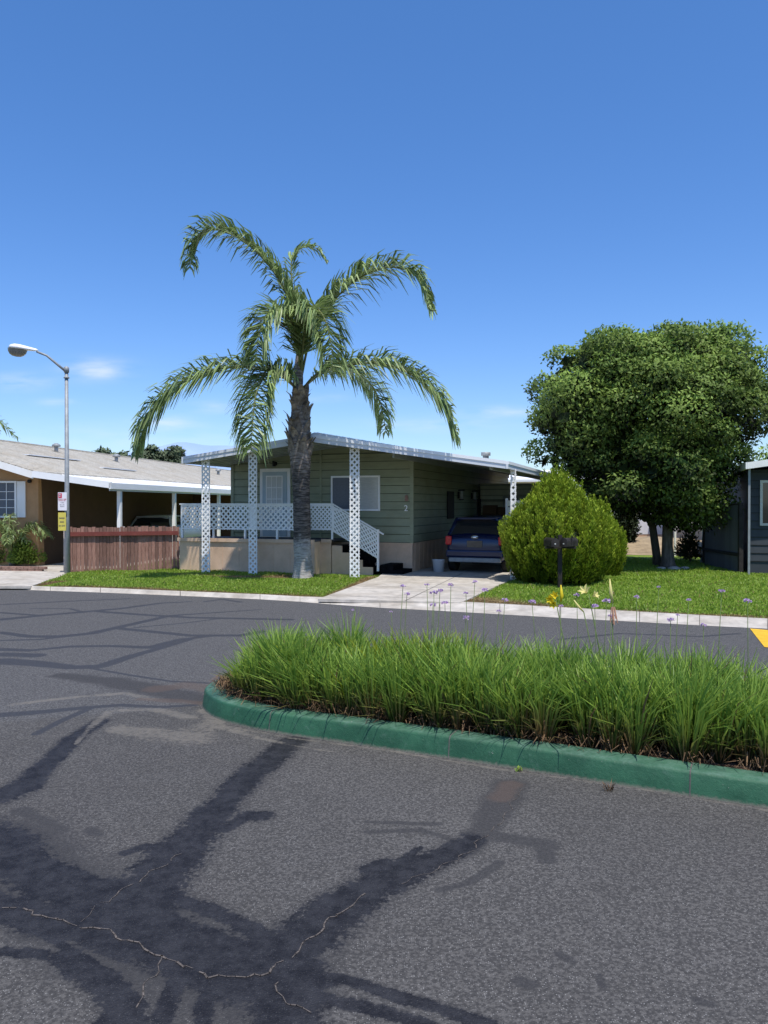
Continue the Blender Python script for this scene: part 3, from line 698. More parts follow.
# ------------------------------------------------------------------ green home
home = empty('mobile_home', xy(O)+(0,), -TH)
tag(home, 'green sided mobile home with lattice porch posts and open carport', 'house')
AL, AR_, AP = -5.34, 2.74, -1.83           # eaves and ridge along the front
ZL, ZP, ZR = 2.84, 3.28, 2.58
BF, BB = -1.95, 13.2
def rz(a): return ZL+(ZP-ZL)*(a-AL)/(AP-AL) if a < AP else ZP+(ZR-ZP)*(a-AP)/(AR_-AP)
WA = -5.12
def siding_rows(mb, p0, p1, z0, z1f, step=.205, side=1, mi=0, out=None):
    """lap siding between plan points p0 -> p1 (local), facing the right hand normal of p0->p1"""
    p0 = Vector((*p0, 0)); p1 = Vector((*p1, 0)); d = (p1-p0).normalized(); nn = Vector((d.y, -d.x, 0)); L_ = (p1-p0).length
    z = z0
    while z < 3.4:
        za, zb = z, z+step; ts = []
        for k in range(61):
            t = k/60; 
            if z1f(p0+d*L_*t) >= za+.02: ts.append(t)
        if not ts: break
        t0, t1 = min(ts), max(ts); A = p0+d*L_*t0; B = p0+d*L_*t1
        top = lambda p: min(zb, z1f(p))
        mb.add([A+nn*.022+Vector((0,0,za)), B+nn*.022+Vector((0,0,za)), B+nn*.006+Vector((0,0,top(B))), A+nn*.006+Vector((0,0,top(A))),
                A+Vector((0,0,za)), B+Vector((0,0,za))], [(0,1,2,3),(4,5,1,0)], mi)
        mb.add([A+nn*.0235+Vector((0,0,za)), B+nn*.0235+Vector((0,0,za)), B+nn*.0235+Vector((0,0,za+.014)), A+nn*.0235+Vector((0,0,za+.014))], [(0,1,2,3)], 1)  # thin dark strip painted as the lap's shadow gap
        z = zb
w = MB()
zt = lambda p: rz(p.x)-.01
# backing walls (gable shape) and laps
w.add([(WA,0,.78),(0,0,.78),(0,0,rz(0)-.01),(AP,0,rz(AP)-.01),(WA,0,rz(WA)-.01)], [(0,1,2,3,4)])
w.add([(0,0,.78),(0,BB-.4,.78),(0,BB-.4,rz(0)-.01),(0,0,rz(0)-.01)], [(0,1,2,3)])
w.add([(WA,0,.78),(WA,BB-.4,.78),(WA,BB-.4,rz(WA)-.01),(WA,0,rz(WA)-.01)], [(3,2,1,0)])
w.add([(WA,BB-.4,.05),(0,BB-.4,.05),(0,BB-.4,rz(0)),(AP,BB-.4,rz(AP)),(WA,BB-.4,rz(WA))], [(4,3,2,1,0)])
siding_rows(w, (WA,0), (0,0), .80, zt); siding_rows(w, (0,0), (0,BB-.4), .80, zt); siding_rows(w, (WA,BB-.4), (WA,0), .80, zt)
for (x, y) in ((0,0),(WA,0)): w.box(x-.045, x+.045, y-.035, y+.03, .80, rz(x)-.02)
w.box(-2.52, -2.46, -.032, 0, .80, rz(-2.5)-.02)
w.build('wall', [M['green_siding'], M['green_shadow']], home)
s_ = MB(); s_.box(WA+.03, -.03, -.012, .02, LOT, .80); s_.box(-.03, .012, -.012, BB-.42, LOT, .80); s_.box(WA-.01, WA+.03, 0, BB-.42, LOT, .80)
for k in range(34): s_.box(.012, .020, .2+k*.38, .215+k*.38, LOT, .77)
s_.box(-.02, .03, -.03, BB-.42, .775, .80); s_.box(WA, -.03, -.03, -.012, .775, .80)
s_.build('skirting', M['beige'], home)
# roof
rf = MB()
def roof_sheet(mb, zoff, th, a0, a1, b0, b1, mi=0, f=rz):
    A = [a0]+([AP] if a0 < AP < a1 else [])+[a1]
    for x0, x1 in zip(A[:-1], A[1:]):
        mb.add([(x0,b0,f(x0)+zoff),(x1,b0,f(x1)+zoff),(x1,b1,f(x1)+zoff),(x0,b1,f(x0)+zoff),(x0,b0,f(x0)+zoff+th),(x1,b0,f(x1)+zoff+th),(x1,b1,f(x1)+zoff+th),(x0,b1,f(x0)+zoff+th)],
               [(0,3,2,1),(4,5,6,7),(0,1,5,4),(1,2,6,5),(2,3,7,6),(3,0,4,7)], mi)
roof_sheet(rf, .0, .075, AL, AR_, BF, BB)
k = BF+.1
while k < BB:                                   # pan ribs, underneath
    roof_sheet(rf, -.018, .017, AL+.05, AR_-.05, k, k+.03); k += .30
roof = rf.build('roof', M['soffit'], home)
rt = MB(); rz2 = lambda a: rz(a)+.077+(.10*max(0, min(1, (1.6-a)/(1.6-AP))) if a >= AP else .10*max(0, (a-AL)/(AP-AL))**.5*.6+.0)
segs = np.linspace(AL+.02, AR_-.02, 40)
vt = []; ft = []
for a in segs: vt += [(a, BF+.10, rz(a)+.072), (a, BF+.10, rz2(a)+.004), (a, BB-.02, rz2(a)+.004)]
for i in range(39): ft += [(i*3, i*3+3, i*3+4, i*3+1), (i*3+1, i*3+4, i*3+5, i*3+2)]
rt.add(vt, ft)
for i, a in enumerate(np.arange(AP+.05, 2.3, .16)): rt.box(a, a+.035, BF+.13, BB-.03, rz2(a)-.02, rz2(a)+.011)
rt.build('roof_panel', M['white_roof'], roof)
fa = MB()
for (x0, x1) in ((AL, AP), (AP, AR_)):
    for (za, zb, y, mi) in ((-.055,.045,-.028,0), (.045,.115,-.045,1)):
        fa.add([(x0,BF+y,rz(x0)+za),(x1,BF+y,rz(x1)+za),(x1,BF+y,rz(x1)+zb),(x0,BF+y,rz(x0)+zb),(x0,BF-.002,rz(x0)+za),(x1,BF-.002,rz(x1)+za),(x1,BF-.002,rz(x1)+zb),(x0,BF-.002,rz(x0)+zb)],
               [(0,1,2,3),(7,6,5,4),(0,4,5,1),(3,2,6,7),(0,3,7,4),(1,5,6,2)], 0 if x1 == AP else mi)  # left half grey throughout, its shade painted in
fa.box(AR_, AR_+.05, BF-.045, BB, ZR-.055, ZR+.04, 0); fa.box(AR_, AR_+.065, BF-.045, BB, ZR+.04, ZR+.105, 1)
fa.box(AL-.05, AL, BF-.045, BB, ZL-.055, ZL+.11, 0)
fa.build('fascia', [M['fascia'], M['white_roof']], roof)
bm_ = MB(); bm_.box(AR_-.50, AR_-.42, BF+.6, BB-.5, ZR-.10+.06, ZR+.05); bm_.box(.02, .07, BF+.4, BB-.5, rz(0)-.16, rz(0)-.03)
bm_.build('carport_beam', M['soffit'], home)
vn = MB(); vn.tube([(1.0,4.0,2.9),(1.0,4.0,3.22)], .09, 10); vn.tube([(1.0,4.0,3.20),(1.0,4.0,3.30)], .14, 10); vn.build('roof_vent', M['galv'], roof)

def lattice(mb, org, ux, uz, w_, h_, pitch=.12, slat=.036, th=.006, frame=.035, mi=0):
    """diagonal lattice in the parallelogram org + s*ux + t*uz"""
    org = Vector(org); ux = Vector(ux); uz = Vector(uz); nn = ux.cross(Vector((0,0,1))).normalized()
    def seg(s0, t0, s1, t1, o):
        a = org+ux*s0+uz*t0+nn*o; b = org+ux*s1+uz*t1+nn*o
        d = (b-a).normalized(); sd = d.cross(nn).normalized()*slat/2; tt = nn*th/2
        mb.add([a-sd-tt, b-sd-tt, b+sd-tt, a+sd-tt, a-sd+tt, b-sd+tt, b+sd+tt, a+sd+tt], [(0,3,2,1),(4,5,6,7),(0,1,5,4),(3,7,6,2)], mi)
    c = -h_
    while c < w_:
        t0 = max(0, -c); t1 = min(h_, w_-c)
        if t1-t0 > .02: seg(c+t0, t0, c+t1, t1, th*.55); seg(w_-c-t0, t0, w_-c-t1, t1, -th*.55)
        c += pitch
    if frame:
        f = frame
        for (s0, s1, t0, t1) in ((0,w_,0,f),(0,w_,h_-f,h_),(0,f,f,h_-f),(w_-f,w_,f,h_-f)):
            q = [org+ux*s+uz*t for s, t in ((s0,t0),(s1,t0),(s1,t1),(s0,t1))]
            mb.add([p-nn*.014 for p in q]+[p+nn*.014 for p in q], [(0,1,2,3),(7,6,5,4),(0,4,5,1),(1,5,6,2),(2,6,7,3),(3,7,4,0)], mi)
for a, b, w_ in ((-4.84,-1.76,.225),(-3.52,-1.74,.225),(-.84,-1.75,.235),(2.74,-1.12,.12)):
    m_ = MB(); zt_ = rz(a)-.03
    lattice(m_, (a-w_/2, b, LOT), (1,0,0), (0,0,1), w_, zt_-LOT, .135, .042, frame=.020)
    m_.build('porch_post', M['white'], home)
# deck
ZDk = .90; dk = MB(); dk.box(-5.93, -2.07, -1.35, -.03, ZDk-.05, ZDk-.005); dk.box(-2.07, -1.79, -.95, -.03, ZDk-.05, ZDk-.005)
dk.build('deck', M['deck_edge'], home)
ds = MB(); ds.box(-5.91, -2.08, -1.33, -1.31, LOT, ZDk-.05); ds.box(-5.91, -5.89, -1.31, -.02, LOT, ZDk-.05); ds.box(-2.10, -2.08, -1.31, -.92, LOT, ZDk-.05)
ds.box(-2.08, -1.80, -.93, -.91, LOT, ZDk-.05)
ds.box(-5.95, -2.05, -1.375, -1.335, ZDk-.085, ZDk+.005); ds.box(-2.05, -1.78, -.97, -.935, ZDk-.085, ZDk+.005); ds.box(-2.13, -2.05, -1.36, -1.30, LOT, ZDk-.08)
for k in range(8): ds.box(-5.6+k*.48, -5.588+k*.48, -1.336, -1.329, LOT, ZDk-.09)
ds.build('deck_skirting', M['beige'], home)
rl = MB(); lattice(rl, (-5.88,-1.28,1.13), (1,0,0), (0,0,1), 3.50, .63, .142, .044)
rl.box(-5.93, -2.36, -1.31, -1.25, 1.76, 1.79)
for a in (-5.86,-4.92,-4.0,-3.1,-2.41): rl.box(a-.025, a+.025, -1.30, -1.25, ZDk, 1.15)
rl.build('railing', M['white'], home)
rl = MB(); lattice(rl, (-5.90,-1.27,1.13), (0,1,0), (0,0,1), 1.2, .63, .142, .044); rl.build('railing', M['white'], home)
rl = MB(); lattice(rl, (-2.50,-.90,1.13), (1,0,0), (0,0,1), .74, .63, .11, .034); rl.box(-2.53, -1.76, -.93, -.87, 1.76, 1.79); rl.box(-1.80,-1.76,-.92,-.88,ZDk,1.15)
dz = (1.38-1.78)/(1.24)
slope = Vector((1,0,-.55))
lattice(rl, (-1.77,-.88,1.10), slope, (0,0,1), 1.21, .63, .11, .034)
rl.bar((-1.80,-.88,1.79), (-.44,-.88,1.79-.55*1.36), .05, .03); rl.box(-.60, -.555, -.91, -.86, LOT+.1, 1.16)
rl.build('stair_railing', M['white'], home)
sr = MB(); n_st = 5
for k in range(n_st):
    x0 = -1.79+k*.27; zt_ = ZDk-(k+1)*.17
    if zt_ < .06: break
    sr.box(x0, x0+.27, -.86, -.04, zt_-.17, zt_, 1)
    sr.box(x0, x0+.27, -.90, -.865, LOT, zt_+.02, 0)
sr.box(-.55,-.22,-.80,-.04,LOT,.30,1); sr.box(-.22,.02,-.80,-.04,LOT,.17,1)
sr.box(-1.79,-.9,-.60,-.02,.30,.74,1)
sr.build('stairs', [M['beige'], M['tread']], home)
# door
d_ = MB(); d_.box(-4.26,-3.36,-.055,-.02,ZDk,2.72); d_.build('door_frame', M['white'], home)
d_ = MB(); d_.box(-4.17,-3.45,-.075,-.045,ZDk+.02,2.63); dr = d_.build('door', M['door_grey'], home)
d_ = MB(); d_.box(-4.03,-3.59,-.082,-.076,1.60,2.50); d_.build('pane', M['curtain'], dr)
d_ = MB()
for x0, x1, z0, z1 in [(-4.06,-3.56,1.57,1.60),(-4.06,-3.56,2.50,2.53),(-4.06,-4.03,1.60,2.50),(-3.59,-3.56,1.60,2.50)]+[(-3.893+q*.147,-3.873+q*.147,1.60,2.50) for q in (0,1)]: d_.box(x0,x1,-.092,-.074,z0,z1)
for q in (0,1): d_.box(-4.03,-3.59,-.089,-.074,1.90+q*.3,1.92+q*.3)
d_.build('glazing_bars', M['white'], dr)
d_ = MB(); d_.tube([(-3.50,-.08,1.62),(-3.50,-.13,1.62)], .028, 10); d_.build('handle', M['chrome'], dr)
d_ = MB(); d_.box(-3.86,-3.76,-.09,-.02,2.80,2.90); d_.tube([(-3.81,-.10,2.78),(-3.81,-.13,2.92)], [.05,.03], 8); d_.build('porch_light', M['black'], home)
# window
wn = MB(); W0, W1, WZ0, WZ1 = -2.19, -.84, 1.60, 2.50
wn.box(W0,W1,-.05,-.02,WZ0,WZ0+.045); wn.box(W0,W1,-.05,-.02,WZ1-.045,WZ1); wn.box(W0,W0+.045,-.05,-.02,WZ0+.045,WZ1-.045); wn.box(W1-.045,W1,-.05,-.02,WZ0+.045,WZ1-.045); wn.box(-1.50,-1.45,-.05,-.02,WZ0+.045,WZ1-.045)
wo = wn.build('window', M['white'], home)
wn = MB(); wn.box(W0+.045,-1.50,-.035,-.024,WZ0+.045,WZ1-.045); wn.build('screen', M['screen'], wo)
wn = MB(); wn.box(-1.45,W1-.045,-.035,-.024,WZ0+.045,WZ1-.045); wn.build('pane', M['frost'], wo)
# house number and the small plaque over it
cu = bpy.data.curves.new('house_number', 'FONT'); cu.body = '2'; cu.size = .21; cu.extrude = .006
tmp = bpy.data.objects.new('tmp', cu); COL.objects.link(tmp); bpy.context.view_layer.update()
me = bpy.data.meshes.new_from_object(tmp); bpy.data.objects.remove(tmp); me.materials.clear(); me.materials.append(M['white'])
hn = bpy.data.objects.new('house_number', me); COL.objects.link(hn); hn.parent = home; hn.location = (-.20,-.036,1.60); hn.rotation_euler = (R(90),0,0)
d_ = MB(); d_.box(-.17,-.09,-.06,-.03,1.85,1.97); d_.box(-.15,-.11,-.08,-.03,1.96,2.0); d_.build('doorbell_plaque', M['brick'], home)
# carport side wall lanterns (parts)
for b in (4.55, 6.3):
    d_ = MB(); d_.box(.02,.06,b-.05,b+.05,1.95,2.15); d_.box(.05,.22,b-.07,b+.07,2.18,2.22); d_.box(.06,.20,b-.06,b+.06,1.90,1.93); d_.tube([(.13,b,1.93),(.13,b,2.18)], .05, 8, 1); d_.build('wall_lantern', [M['black'], M['frost']], home)
# storage shed across the carport
shed = empty('storage_shed', xy(hp(0,7.2))+(0,), -TH); tag(shed, 'pale green sided storage shed at the back of the carport', 'shed')
m_ = MB(); m_.box(.12,2.4,0,2.4,LOT,2.30)
M['pale_siding'] = mat('pale_siding', (.56,.58,.48), .7, .05, 3)
siding_rows(m_, (.12,0), (2.4,0), LOT+.02, lambda p: 2.48 if True else 0, .2); m_.build('wall', [M['pale_siding'], M['green_shadow']], shed)
m_ = MB(); m_.box(.02,2.45,-.05,2.5,2.40,2.43); m_.build('roof', M['soffit'], shed)
m_ = MB(); m_.box(.9,1.75,-.05,-.024,LOT,2.05); m_.build('door', M['soffit'], shed)
# pale louvred wind screen by the carport post
lv = empty('louvred_screen', xy(hp(2.62,1.2))+(0,), -TH); tag(lv, 'cream louvred screen panel at the open side of the carport', 'screen')
m_ = MB()
for k in range(7): m_.box(-.45,.55,-.02,.01,.70+k*.17,.70+k*.17+.145)
m_.build('slat_panel', M['pale_cream'], lv); m_ = MB(); 
for x in (-.47,.55): m_.box(x-.03,x+.03,.0,.05,LOT,1.92)
m_.build('frame', M['white'], lv)
# stored things in the carport
rk = empty('storage_rack', xy(hp(.75,6.4))+(0,), -TH); tag(rk, 'black wire storage rack with boxes against the carport shed', 'rack')
m_ = MB()
for x in (-.5,.5):
    for y in (-.2,.2): m_.box(x-.02,x+.02,y-.02,y+.02,LOT,1.95)
for z in (.4,.9,1.4,1.9): m_.box(-.5,.5,-.2,.2,z,z+.025)
m_.build('frame', M['black'], rk)
for (x0,x1,z0,z1) in ((-.4,-.05,.93,1.25),(.05,.4,.93,1.15),(-.35,.1,1.43,1.75),(.15,.42,1.43,1.68)):
    q = MB(); q.box(x0,x1,-.15,.15,z0,z1); bx_ = q.build('storage_box', M['brown'], None, bevel=.01); bx_.location = hp(.75,6.4); bx_.rotation_euler = (0,0,-TH)
    where = {(-.4,.93):'brown box on the left of the rack middle shelf in the carport',(.05,.93):'brown box on the right of the rack middle shelf in the carport',(-.35,1.43):'larger brown box on the rack upper shelf in the carport',(.15,1.43):'smaller brown box on the rack upper shelf in the carport'}[(x0,z0)]
    tag(bx_, where, 'box', 'boxes on the carport rack')
fr = MB(); fr.box(0,.03,-.35,.35,1.35,2.15); fo = fr.build('wall_frame', M['black']); fo.location = hp(.03,3.6); fo.rotation_euler = (0,0,-TH); tag(fo, 'tall black framed panel hung on the carport wall', 'frame')
bk = empty('bucket', tuple(hp(.62,.25,ZD))); tag(bk, 'pale plastic bucket left of the blue car bumper', 'bucket')
m_ = MB(); m_.tube([(0,0,0),(0,0,.29),(0,0,.30),(0,0,.31)], [.13,.155,.165,.165], 18); m_.build('body', M['bucket'], bk)
m_ = MB(); m_.tube([(-.16*math.cos(t),-.04*math.sin(t),.27+ -.10*math.sin(t)) for t in np.linspace(0,math.pi,9)], .005, 5); m_.build('handle', M['galv'], bk)

# ------------------------------------------------------------------ cars
def make_car(name, loc, rot, paint, L_=3.75, hgt=1.47, hw=.83):
    t = empty(name, loc, rot)
    st = [(0.0,.66,.36,.74,0),(.04,.77,.27,.90,1),(.22,.81,.21,.99,1),(.9,.83,.19,.98,1),(1.9,.83,.19,.96,1),(2.7,.82,.20,.92,1),(3.3,.78,.22,.82,1),(L_-.08,.70,.26,.70,1),(L_,.58,.36,.58,0)]
    m_ = MB(); vs = []; nr = 9
    for (y, w_, zb, zt_, _) in st:
        w_ = w_*hw/.83; half = [(w_*.80,zb),(w_*.98,zb+.08),(w_,(zb+zt_)*.5),(w_*.975,zt_-.10),(w_*.90,zt_),(0,zt_+.015)]
        ring = [(x,z) for x,z in half]+[(-x,z) for x,z in reversed(half[:-1])]
        vs += [(x,y,z) for x,z in ring]
    nr = 11; fs = []
    for i in range(len(st)-1):
        for k in range(nr): fs.append((i*nr+k, i*nr+(k+1)%nr, (i+1)*nr+(k+1)%nr, (i+1)*nr+k))
    fs.append(tuple(range(nr))[::-1]); fs.append(tuple((len(st)-1)*nr+k for k in range(nr)))
    m_.add(vs, [f[::-1] for f in fs], 0, True); body = m_.build('body', paint, t, sub=2)
    # cabin glass (slightly inset) and roof, pillars
    zlo = .93; lo = [(-.74,.16),(.74,.16),(.74,2.75),(-.74,2.75)]; hi = [(-.58,.42),(.58,.42),(.58,1.95),(-.58,1.95)]
    k = hw/.83; lo = [(x*k,y) for x,y in lo]; hi = [(x*k,y) for x,y in hi]; zr = hgt-.05
    m_ = MB(); m_.add([(x,y,zlo) for x,y in lo]+[(x,y,zr) for x,y in hi], [(0,1,5,4),(1,2,6,5),(2,3,7,6),(3,0,4,7)]); m_.build('window_glass', M['glass'], t)
    m_ = MB(); rv = []
    for (y, wy, dz_) in ((.30,.56,-.015),(.50,.60,.03),(1.1,.62,.055),(1.7,.61,.045),(2.02,.57,-.01)):
        for x in (-1,-.6,0,.6,1): rv.append((x*wy*k, y, zr+dz_-(.035 if abs(x)==1 else 0)+.01))
    m_.add(rv, [(j*5+i, j*5+i+1, (j+1)*5+i+1, (j+1)*5+i) for j in range(4) for i in range(4)], 0, True)
    ro_ = m_.build('roof', paint, t); sl = ro_.modifiers.new('s','SOLIDIFY'); sl.thickness = .03
    for i in range(4): m_ = MB(); m_.bar(Vector((*lo[i],zlo-.02)), Vector((*hi[i],zr+.01)), .075, .05); m_.build('pillar', paint, t)
    for sx in (-1,1):
        for y_ in (1.35, .72): m_ = MB(); m_.bar((sx*.745*k,y_,zlo-.02),(sx*.60*k,y_-.1,zr),.055,.03); m_.build('pillar', paint, t)
    m_ = MB(); m_.box(-.52*k,.52*k,.22,.40,zr-.01,zr+.025); m_.build('spoiler', paint, t, bevel=.01)
    for sx, nm in ((-1,'l'),(1,'r')):
        m_ = MB(); x0, x1 = sorted((sx*.63*k, sx*.80*k)); m_.box(x0,x1,-.012,.14,.68,.90); m_.build('tail_light', M['tail'], t, bevel=.03)
        m_ = MB(); x0, x1 = sorted((sx*.80*k, sx*.97*k)); m_.box(x0,x1,2.28,2.42,.93,1.08); m_.build('mirror', paint, t, bevel=.02)
        m_ = MB(); x0, x1 = sorted((sx*.45*k, sx*.70*k)); m_.box(x0,x1,L_-.14,L_-.03,.55,.68); m_.build('headlight', M['frost'], t, bevel=.02)
        for y in (.62,3.02):
            wh = MB(); x0, x1 = sx*(hw-.19), sx*(hw+.005); wh.tube([(x0,y,.30),(x0+sx*.02,y,.30),(x1-sx*.02,y,.30),(x1,y,.30)], [.28,.30,.30,.275], 24); wo_ = wh.build('wheel', M['tyre'], t)
            wh = MB(); wh.tube([(x1-sx*.01,y,.30),(x1+sx*.008,y,.30)], [.19,.17], 14); wh.build('rim', M['chrome'], wo_)
    m_ = MB(); m_.box(-.78*k,.78*k,-.035,.10,.38,.56); m_.build('bumper', paint, t, bevel=.04)
    m_ = MB(); m_.box(-.70*k,.70*k,-.02,.10,.26,.37); m_.build('bumper_trim', M['galv'], t, bevel=.02)
    m_ = MB(); m_.box(-.19,.19,-.022,.02,.63,.79); m_.build('plate', M['plate'], t, bevel=.01)
    m_ = MB(); m_.tube([(0,-.015,.875),(0,.06,.875)], [.065,.07], 16); q = m_.build('badge', M['chrome'], t); q.scale = (1.35,1,.8); q.location = (0,0,.175)
    return t
c1 = make_car('parked_car', tuple(hp(1.56,.15,ZD+.002)), -TH, M['car_blue'], hgt=1.38, hw=.77)
tag(c1, 'dark blue hatchback parked nose in under the carport', 'car')

# ------------------------------------------------------------------ left neighbour
TL = R(8); UL = Vector((math.cos(TL), -math.sin(TL), 0)); VL = Vector((math.sin(TL), math.cos(TL), 0)); OL = Vector((-9.47, 21.1, 0))
def lp(a, b, z=0): return OL+UL*a+VL*b+Vector((0,0,z))
nh = empty('mobile_home', xy(OL)+(0,), -TL); tag(nh, 'orange stucco mobile home with cream shingle roof behind the fence', 'house')
LW, LB = -8.2, 27; RZ = lambda a: 2.66+(.29*(-a) if a > -4.1 else .29*(a+8.2))
w = MB()
w.add([(LW,0,LOT),(0,0,LOT),(0,0,RZ(0)),(-4.1,0,RZ(-4.1)),(LW,0,RZ(LW))], [(0,1,2,3,4)]); w.add([(0,0,LOT),(0,.30,LOT),(0,.12,RZ(0)),(0,0,RZ(0))], [(0,1,2,3)]); w.add([(0,.30,LOT),(0,LB,LOT),(0,LB,RZ(0)),(0,.12,RZ(0))], [(0,1,2,3)], 1)  # brown paints in the carport shade, the orange wedge its sunlit edge
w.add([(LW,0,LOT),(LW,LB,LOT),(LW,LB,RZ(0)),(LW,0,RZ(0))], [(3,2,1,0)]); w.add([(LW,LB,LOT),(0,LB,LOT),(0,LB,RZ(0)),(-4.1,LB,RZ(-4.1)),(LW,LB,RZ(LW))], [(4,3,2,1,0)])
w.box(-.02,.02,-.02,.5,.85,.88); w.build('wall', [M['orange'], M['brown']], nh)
rf = MB(); OV = -.65
for sgn in (0, 1):
    A0, A1 = ((-4.1, .28) if sgn == 0 else (-8.5, -4.1))
    z0 = 2.66+.29*4.1; zA = z0 if sgn == 0 else 2.66-.29*.3; zB = 2.66-.29*.28 if sgn == 0 else z0
    q = [(A0,OV,zA+.06),(A1,OV,zB+.06),(A1,LB+.4,zB+.06),(A0,LB+.4,zA+.06)]
    rf.add(q+[(x,y,z-.05) for x,y,z in q], [(0,1,2,3),(7,6,5,4),(0,4,5,1),(1,5,6,2),(2,6,7,3),(3,7,4,0)])
    # shingle courses
    L_ = A1-A0; nrow = 26
    for i in range(nrow):
        t0, t1 = i/nrow, (i+1)/nrow
        xa, xb = A0+L_*t0, A0+L_*t1; za, zb = zA+(zB-zA)*t0, zA+(zB-zA)*t1
        hi0, hi1 = (.066,.082) if sgn == 0 else (.082,.066)
        rf.add([(xa,OV-.01,za+hi0),(xb,OV-.01,zb+hi1),(xb,LB+.4,zb+hi1),(xa,LB+.4,za+hi0),(xb if sgn==0 else xa,OV-.01,(zb if sgn==0 else za)+.06),(xb if sgn==0 else xa,LB+.4,(zb if sgn==0 else za)+.06)], [(0,1,2,3),(1,4,5,2) if sgn==0 else (0,3,5,4)])
rf.box(-4.2,-4.0,OV,LB+.4,2.66+.29*4.1+.055,2.66+.29*4.1+.095)
nr_ = rf.build('roof', M['shingle'], nh)
fa = MB()
for x0, x1 in ((-8.5,-4.1),(-4.1,.28)):
    f0 = 2.66+.29*4.1 if x0 == -4.1 else 2.66-.09; f1 = 2.66+.29*4.1 if x1 == -4.1 else 2.66-.29*.28
    fa.add([(x0,OV-.04,f0-.13),(x1,OV-.04,f1-.13),(x1,OV-.04,f1+.06),(x0,OV-.04,f0+.06),(x0,OV-.005,f0-.13),(x1,OV-.005,f1-.13),(x1,OV-.005,f1+.06),(x0,OV-.005,f0+.06)], [(0,1,2,3),(7,6,5,4),(0,4,5,1),(3,2,6,7),(0,3,7,4),(1,5,6,2)])
fa.build('fascia', M['white'], nr_)
# carport roof: white metal awning from the side wall
cz0, cz1, cw = 2.62, 2.28, 2.42
cr = MB(); q = [(.0,OV,cz0),(cw,OV,cz1),(cw,16,cz1),(.0,16,cz0)]
cr.add(q+[(x,y,z-.03) for x,y,z in q], [(0,1,2,3),(7,6,5,4),(0,4,5,1),(1,5,6,2),(2,6,7,3),(3,7,4,0)])
y = OV+.1
while y < 16: cr.bar((.05,y,cz0+.012),(cw,y,cz1+.012),.04,.03); y += .32
cr.bar((.26,OV-.03,cz0-.05),(cw+.05,OV-.03,cz1-.01),.04,.17); cr.box(cw,cw+.06,OV-.05,16,cz1-.11,cz1+.05)
co = cr.build('carport_roof', M['white_roof'], nh)
cr = MB(); cr.box(cw-.02,cw+.001,OV,16,cz1-.16,cz1-.11); cr.build('carport_beam', M['fascia'], nh)
for b in (0.0,3.6,7.6,12.0):
    m_ = MB(); m_.box(cw-.11,cw-.01,b-.05,b+.05,LOT,cz1-.1); m_.build('carport_post', M['white'], nh)
m_ = MB(); m_.box(-.05,.0,.0,.0,0,0)
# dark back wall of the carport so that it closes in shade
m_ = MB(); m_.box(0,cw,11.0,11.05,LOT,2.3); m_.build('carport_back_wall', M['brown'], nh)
wn = MB(); wz0, wz1 = 1.45, 2.36; wn.box(-1.75,-.62,-.05,-.0,wz0-.05,wz0); wn.box(-1.75,-.62,-.05,-.0,wz1,wz1+.05); wn.box(-.68,-.62,-.05,-.0,wz0,wz1); wn.box(-1.75,-1.69,-.05,0,wz0,wz1)
for k in range(4): wn.box(-1.69+.25*k,-1.675+.25*k,-.03,-.012,wz0,wz1)
for k in range(3): wn.box(-1.69,-.68,-.03,-.012,wz0+.22*(k+1),wz0+.22*(k+1)+.015)
wo = wn.build('window', M['white'], nh); wn = MB(); wn.box(-1.69,-.68,-.011,-.004,wz0,wz1); wn.build('pane', M['screen'], wo)
wn = MB(); wn.box(-.60,-.36,-.05,-.01,wz0-.04,wz1+.04); wn.build('shutter', M['white'], nh)
m_ = MB(); m_.tube([(-.22,-.03,2.40),(-.22,-.10,2.40)], .05, 10); m_.build('wall_light', M['black'], nh)
for (a, b) in ((-2.6,9.5),(-2.2,20),(-2.4,23.5),(-3.2,6.2)):
    z_ = 2.66+.29*(-a); m_ = MB(); m_.tube([(a,b,z_),(a,b,z_+.32)], .07, 10); m_.tube([(a,b,z_+.26),(a,b,z_+.32),(a,b,z_+.38)], [.15,.15,.06], 10); m_.build('roof_vent', M['galv'], nr_)
m_ = MB()
for (a, b, w_, l_) in ((-1.9,2.3,.3,3.0),(-1.0,5.3,.25,2.4)):
    z_ = 2.66+.29*(-a)+.085; m_.bar((a,b,z_),(a,b+l_,z_),w_,.03)
m_.build('roof_patch', M['fascia'], nr_)
c2 = make_car('parked_car', tuple(lp(.75,5.2,ZD+.002)), -TL-R(0), M['car_silver'], hgt=1.31, L_=3.9)
tag(c2, 'silver wagon parked in the dark carport behind the wooden fence', 'car')

# fence
fA = Vector((-7.95,19.25,0)); fB = Vector((-5.40,20.15,0)); fd = (fB-fA).normalized(); fn = Vector((fd.y,-fd.x,0)); FLn = (fB-fA).length
fence = empty('wooden_fence', tuple(fA)); tag(fence, 'weathered red brown board fence between lamp post and porch', 'fence')
ang = math.atan2(fd.y, fd.x); fence.rotation_euler = (0,0,ang)
m_ = MB(); x = .06; 
while x < FLn-.02:
    w_ = random.uniform(.075,.10); tz = 1.19+random.uniform(-.02,.02); m_.box(x, x+w_-.007, -.012+random.uniform(-.006,.006), .012, LOT-.02, tz); x += w_
m_.build('board_panel', M['red_wood'], fence)
m_ = MB(); m_.box(.03,FLn,-.055,-.016,1.02,1.07); m_.box(.0,FLn+.01,-.09,-.05,.97,1.035); m_.build('rail', M['red_rail'], fence)
m_ = MB(); m_.box(-.06,.06,-.05,.05,LOT-.02,1.20); m_.build('post', M['grey_wood'], fence)
